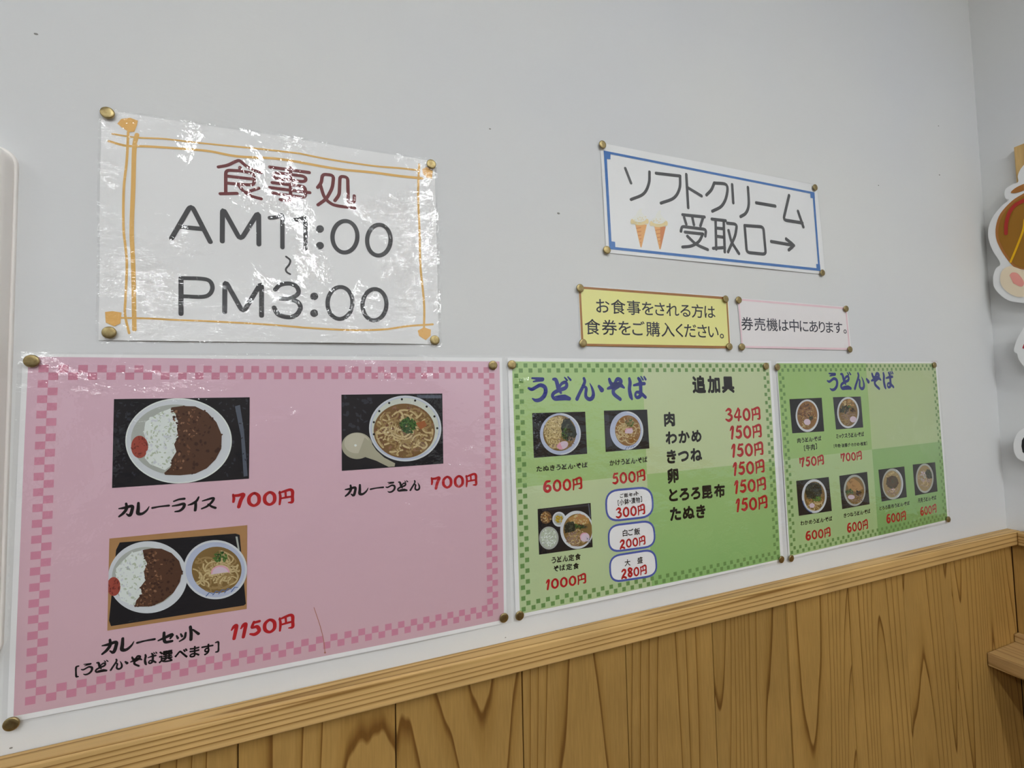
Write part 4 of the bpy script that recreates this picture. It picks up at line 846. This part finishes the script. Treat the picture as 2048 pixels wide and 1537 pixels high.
for s, what, pts in ((s1, 'opening-hours sign', [(215, 226), (862.6, 328.6), (869.6, 680.7), (218.5, 665.5)]), (s2, 'blue-framed sign', [(1205, 289.4), (1630.2, 375.3), (1644.8, 545.8), (1213.8, 500.2)]), (s3, 'yellow notice', [(1160.2, 576.7), (1451.3, 598.5), (1458.8, 693.8), (1166, 686.6)]),
    (s4, 'small pink notice', [(1477.3, 600.4), (1692, 618), (1700, 699.3), (1483.8, 694.4)]), (p1, 'pink curry menu', [(63.4, 722.6), (985.8, 731), (1007.8, 1236.3), (22.9, 1448.6)]), (p2, 'green menu with toppings list', [(1023.9, 729.9), (1532, 732.8), (1562.8, 1119.5), (1039.2, 1232)]), (p3, 'green menu nearest the corner', [(1554.8, 734.6), (1868.9, 730.5), (1896.5, 1039.3), (1582.4, 1117.4)])):
    for wh, p in zip(WHERE, pts):
        x, z = s.pt(*p, 20); y = -s.off(x, z, 14)
        e = empty('thumbtack', (x, y, z), 'brass thumbtack at the %s corner of the %s' % (wh, what), 'thumbtack', 'brass thumbtacks holding the sheets')
        e.rotation_euler = (random.uniform(-.06, .06), random.uniform(0, 3), random.uniform(-.06, .06))
        for nm, me in (('head', HEAD), ('pin', PIN)):
            o = bpy.data.objects.new(nm, me); C.objects.link(o); o.parent = e

# ================================================= plastic box at the left edge
bx = empty('wall_box', (-.08, 0, -.24), 'off-white rounded plastic wall box left of the pink menu', 'wall box')
PLAST = mat('off_white_plastic', (206, 198, 194), .35, spec=.4)
def rbox(x0, x1, z0, z1, d, r, er):
    bm = bmesh.new(); pts = []
    for cx, cz, a0 in ((x1 - r, z1 - r, 0), (x0 + r, z1 - r, 90), (x0 + r, z0 + r, 180), (x1 - r, z0 + r, 270)):
        for i in range(9): A = math.radians(a0 + i * 90 / 8); pts.append((cx, cz, math.cos(A), math.sin(A)))
    rings = []
    for inset, y in [(0, 0), (0, d - er)] + [(er * (1 - math.cos(t)), d - er + er * math.sin(t)) for t in (math.pi / 8, math.pi / 4, 3 * math.pi / 8, math.pi / 2)]:
        rings.append([bm.verts.new((cx + (r - inset) * cu_, -y, cz + (r - inset) * su)) for cx, cz, cu_, su in pts])
    n = len(pts)
    for A, B in zip(rings, rings[1:]):
        for i in range(n): bm.faces.new((A[i], A[(i + 1) % n], B[(i + 1) % n], B[i]))
    bm.faces.new(rings[-1]); bmesh.ops.recalc_face_normals(bm, faces=bm.faces[:]); return bm
bm_obj('cover', rbox(-.150, -.0105, -.240, .170, .019, .013, .008), PLAST, bx, True)
bm_obj('back_plate', rbox(-.152, -.0088, -.242, .172, .0025, .0145, .001), PLAST, bx, True)

# ================================================= cut-out boards on the right-hand wall
XC = 1.436
def side_board(name, pts_px, extra, X, thick, mt, parent, crop='V'):
    q = [side_pt(*c(crop, *p), X) for p in pts_px] + extra
    vs = [(X, y, z) for y, z in q] + [(X + thick, y, z) for y, z in q]; n = len(q)
    bm = bmesh.new(); V = [bm.verts.new(v) for v in vs]
    bm.faces.new(V[:n]); bm.faces.new(V[n:])
    for i in range(n): bm.faces.new((V[i], V[(i + 1) % n], V[n + (i + 1) % n], V[n + i]))
    bmesh.ops.recalc_face_normals(bm, faces=bm.faces[:])
    return bm_obj(name, bm, mt, parent)
def smooth_px(pts, n=4): return [(x, y) for x, y, _ in resample([(x, y, 0) for x, y in pts], n)]
FOAM = mat('white_foam_board', (205, 210, 208), .6)
cb_ = empty('cutout_board', (XC, -.1, .12), 'white-edged cut-out board with a round brown shape and a cream foot, high beside the corner', 'cutout board')
top_l = smooth_px([(410, 185), (375, 230), (352, 290), (355, 345), (300, 370), (240, 410), (228, 465), (240, 500), (268, 515), (200, 570), (120, 670), (80, 770), (80, 870), (115, 980), (190, 1105), (150, 1150), (122, 1230), (130, 1320), (190, 1400), (280, 1455), (410, 1475)])
yb, zb = side_pt(*c('V', 410, 1475), XC); yt, zt = side_pt(*c('V', 410, 185), XC)
side_board('board', top_l, [(yb - .03, zb - .004), (yb - .09, zb + .004), (yb - .12, zb + .03), (yb - .13, zb + .10), (yb - .125, zb + .16), (yb - .10, zt - .05), (yt - .05, zt - .005), (yt - .02, zt + .004)], XC, .006, FOAM, cb_)
BR1 = mat('cutout_brown_print', (134, 92, 26), .5); BR2 = mat('cutout_brown_edge', (150, 98, 48), .5); RD = mat('cutout_red_line', (152, 44, 36), .5); YL = mat('cutout_yellow_line', (214, 156, 16), .5); CRM = mat('cutout_cream_print', (208, 188, 164), .5); PK = mat('cutout_pink_print', (208, 136, 126), .5)
body = smooth_px([(410, 450), (300, 520), (190, 640), (148, 760), (150, 870), (185, 960), (240, 1050), (320, 1140), (410, 1165)])
y1_, z1_ = side_pt(*c('V', 410, 1165), XC - .0004); y0_, z0_ = side_pt(*c('V', 410, 450), XC - .0004)
side_board('brown_rim', body, [(y1_ - .05, z1_ + .005), (y1_ - .085, z1_ + .05), (y1_ - .08, z0_ - .03), (y0_ - .04, z0_ + .005)], XC - .0004, .0003, BR2, cb_)
body2 = smooth_px([(410, 470), (315, 540), (215, 650), (175, 765), (175, 865), (210, 955), (262, 1040), (330, 1120), (410, 1150)])
side_board('brown_body', body2, [(y1_ - .045, z1_ + .01), (y1_ - .08, z1_ + .05), (y1_ - .075, z0_ - .03), (y0_ - .04, z0_)], XC - .0008, .0003, BR1, cb_)
side_board('brown_ear', smooth_px([(410, 362), (340, 395), (290, 435), (300, 450), (350, 445), (410, 425)]), [], XC - .0008, .0003, BR2, cb_)
side_board('cream_foot', smooth_px([(285, 1125), (215, 1160), (188, 1230), (200, 1310), (260, 1375), (340, 1415), (410, 1418)]), [side_pt(*c('V', 410, 1170), XC - .0008)] , XC - .0012, .0003, CRM, cb_)
side_board('pink_pad', smooth_px([(275, 1215), (300, 1190), (350, 1200), (400, 1260), (408, 1300), (380, 1322), (310, 1290), (275, 1215)][:-1]), [], XC - .0016, .0003, PK, cb_)
def side_stroke(name, pts, w_, X, mt, parent, crop='V'):
    q = resample([(x, y, w_) for x, y in pts]); vs, fs = ribbon(q); bmv = [side_pt(*c(crop, *v), X) for v in vs]
    return mesh_obj(name, [(X, y, z) for y, z in bmv], fs, mt, parent)
side_stroke('red_line', [(242, 825), (245, 730), (275, 630), (330, 560), (415, 515)], 34, XC - .0016, RD, cb_)
side_stroke('yellow_line', [(415, 700), (400, 800), (340, 960), (285, 1090)], 20, XC - .0014, YL, cb_)
for y_, z_ in ((-.05, .2), (-.05, .33), (-.11, .25)):
    bm = bmesh.new(); bmesh.ops.create_cone(bm, cap_ends=True, segments=12, radius1=.012, radius2=.012, depth=XR - XC - .0065, matrix=Matrix.Translation(((XR + XC + .006) / 2, y_, z_)) @ Matrix.Rotation(math.pi / 2, 4, 'Y')); bm_obj('spacer', bm, FOAM, cb_)
# wooden batten behind the board
wb = bm_obj('wooden_batten', box_bm(XR - .012, XR - .0005, -.085, -.052, .30, .424, .001), wood_material('batten_wood', (176, 146, 96), (160, 128, 80), (120, 88, 48), 'Z', rings=8, stretch=.05, across=14))
tag(wb, 'short wooden batten on the right-hand wall behind the cut-out board', 'batten')
# two lower cut-outs
RDL = mat('cutout_red_letter', (160, 40, 56), .5); BLK = mat('cutout_black_letter', (24, 24, 26), .5)
for nm_lab, outline, ext, inner, mt_ in (
    ('white-edged cut-out board showing a red stroke, middle of the three beside the corner', [(290, 235), (245, 310), (215, 380), (203, 430), (215, 452), (232, 460), (245, 510), (290, 572)], (.085, 0), [(290, 375), (275, 412), (290, 418)], RDL),
    ('white-edged cut-out board showing a black shape, lowest of the three beside the corner', [(290, 1095), (240, 1130), (210, 1190), (200, 1250), (215, 1320), (245, 1360), (290, 1380)], (.075, 0), [(290, 1172), (272, 1200), (268, 1250), (278, 1300), (290, 1310)], BLK)):
    pp = smooth_px(outline, 3); y1_, z1_ = side_pt(*c('W', *outline[-1]), XC); y0_, z0_ = side_pt(*c('W', *outline[0]), XC)
    e = empty('cutout_board', (XC, y1_, z1_), nm_lab, 'cutout board')
    side_board('board', pp, [(y1_ - .03, z1_ - .008), (y1_ - .07, z1_), (y1_ - .09, (z0_ + z1_) / 2), (y1_ - .07, z0_), (y0_ - .03, z0_ + .008)], XC, .006, FOAM, e, 'W')
    q1 = side_pt(*c('W', *inner[-1]), XC - .0004); q0 = side_pt(*c('W', *inner[0]), XC - .0004)
    side_board('printed_shape', inner, [(q1[0] - .03, q1[1]), (q0[0] - .03, q0[1])], XC - .0004, .0003, mt_, e, 'W')
    bm = bmesh.new(); bmesh.ops.create_cone(bm, cap_ends=True, segments=12, radius1=.008, radius2=.008, depth=XR - XC - .0065, matrix=Matrix.Translation(((XR + XC + .006) / 2, y1_ - .035, (z0_ + z1_) / 2)) @ Matrix.Rotation(math.pi / 2, 4, 'Y')); bm_obj('spacer', bm, FOAM, e)
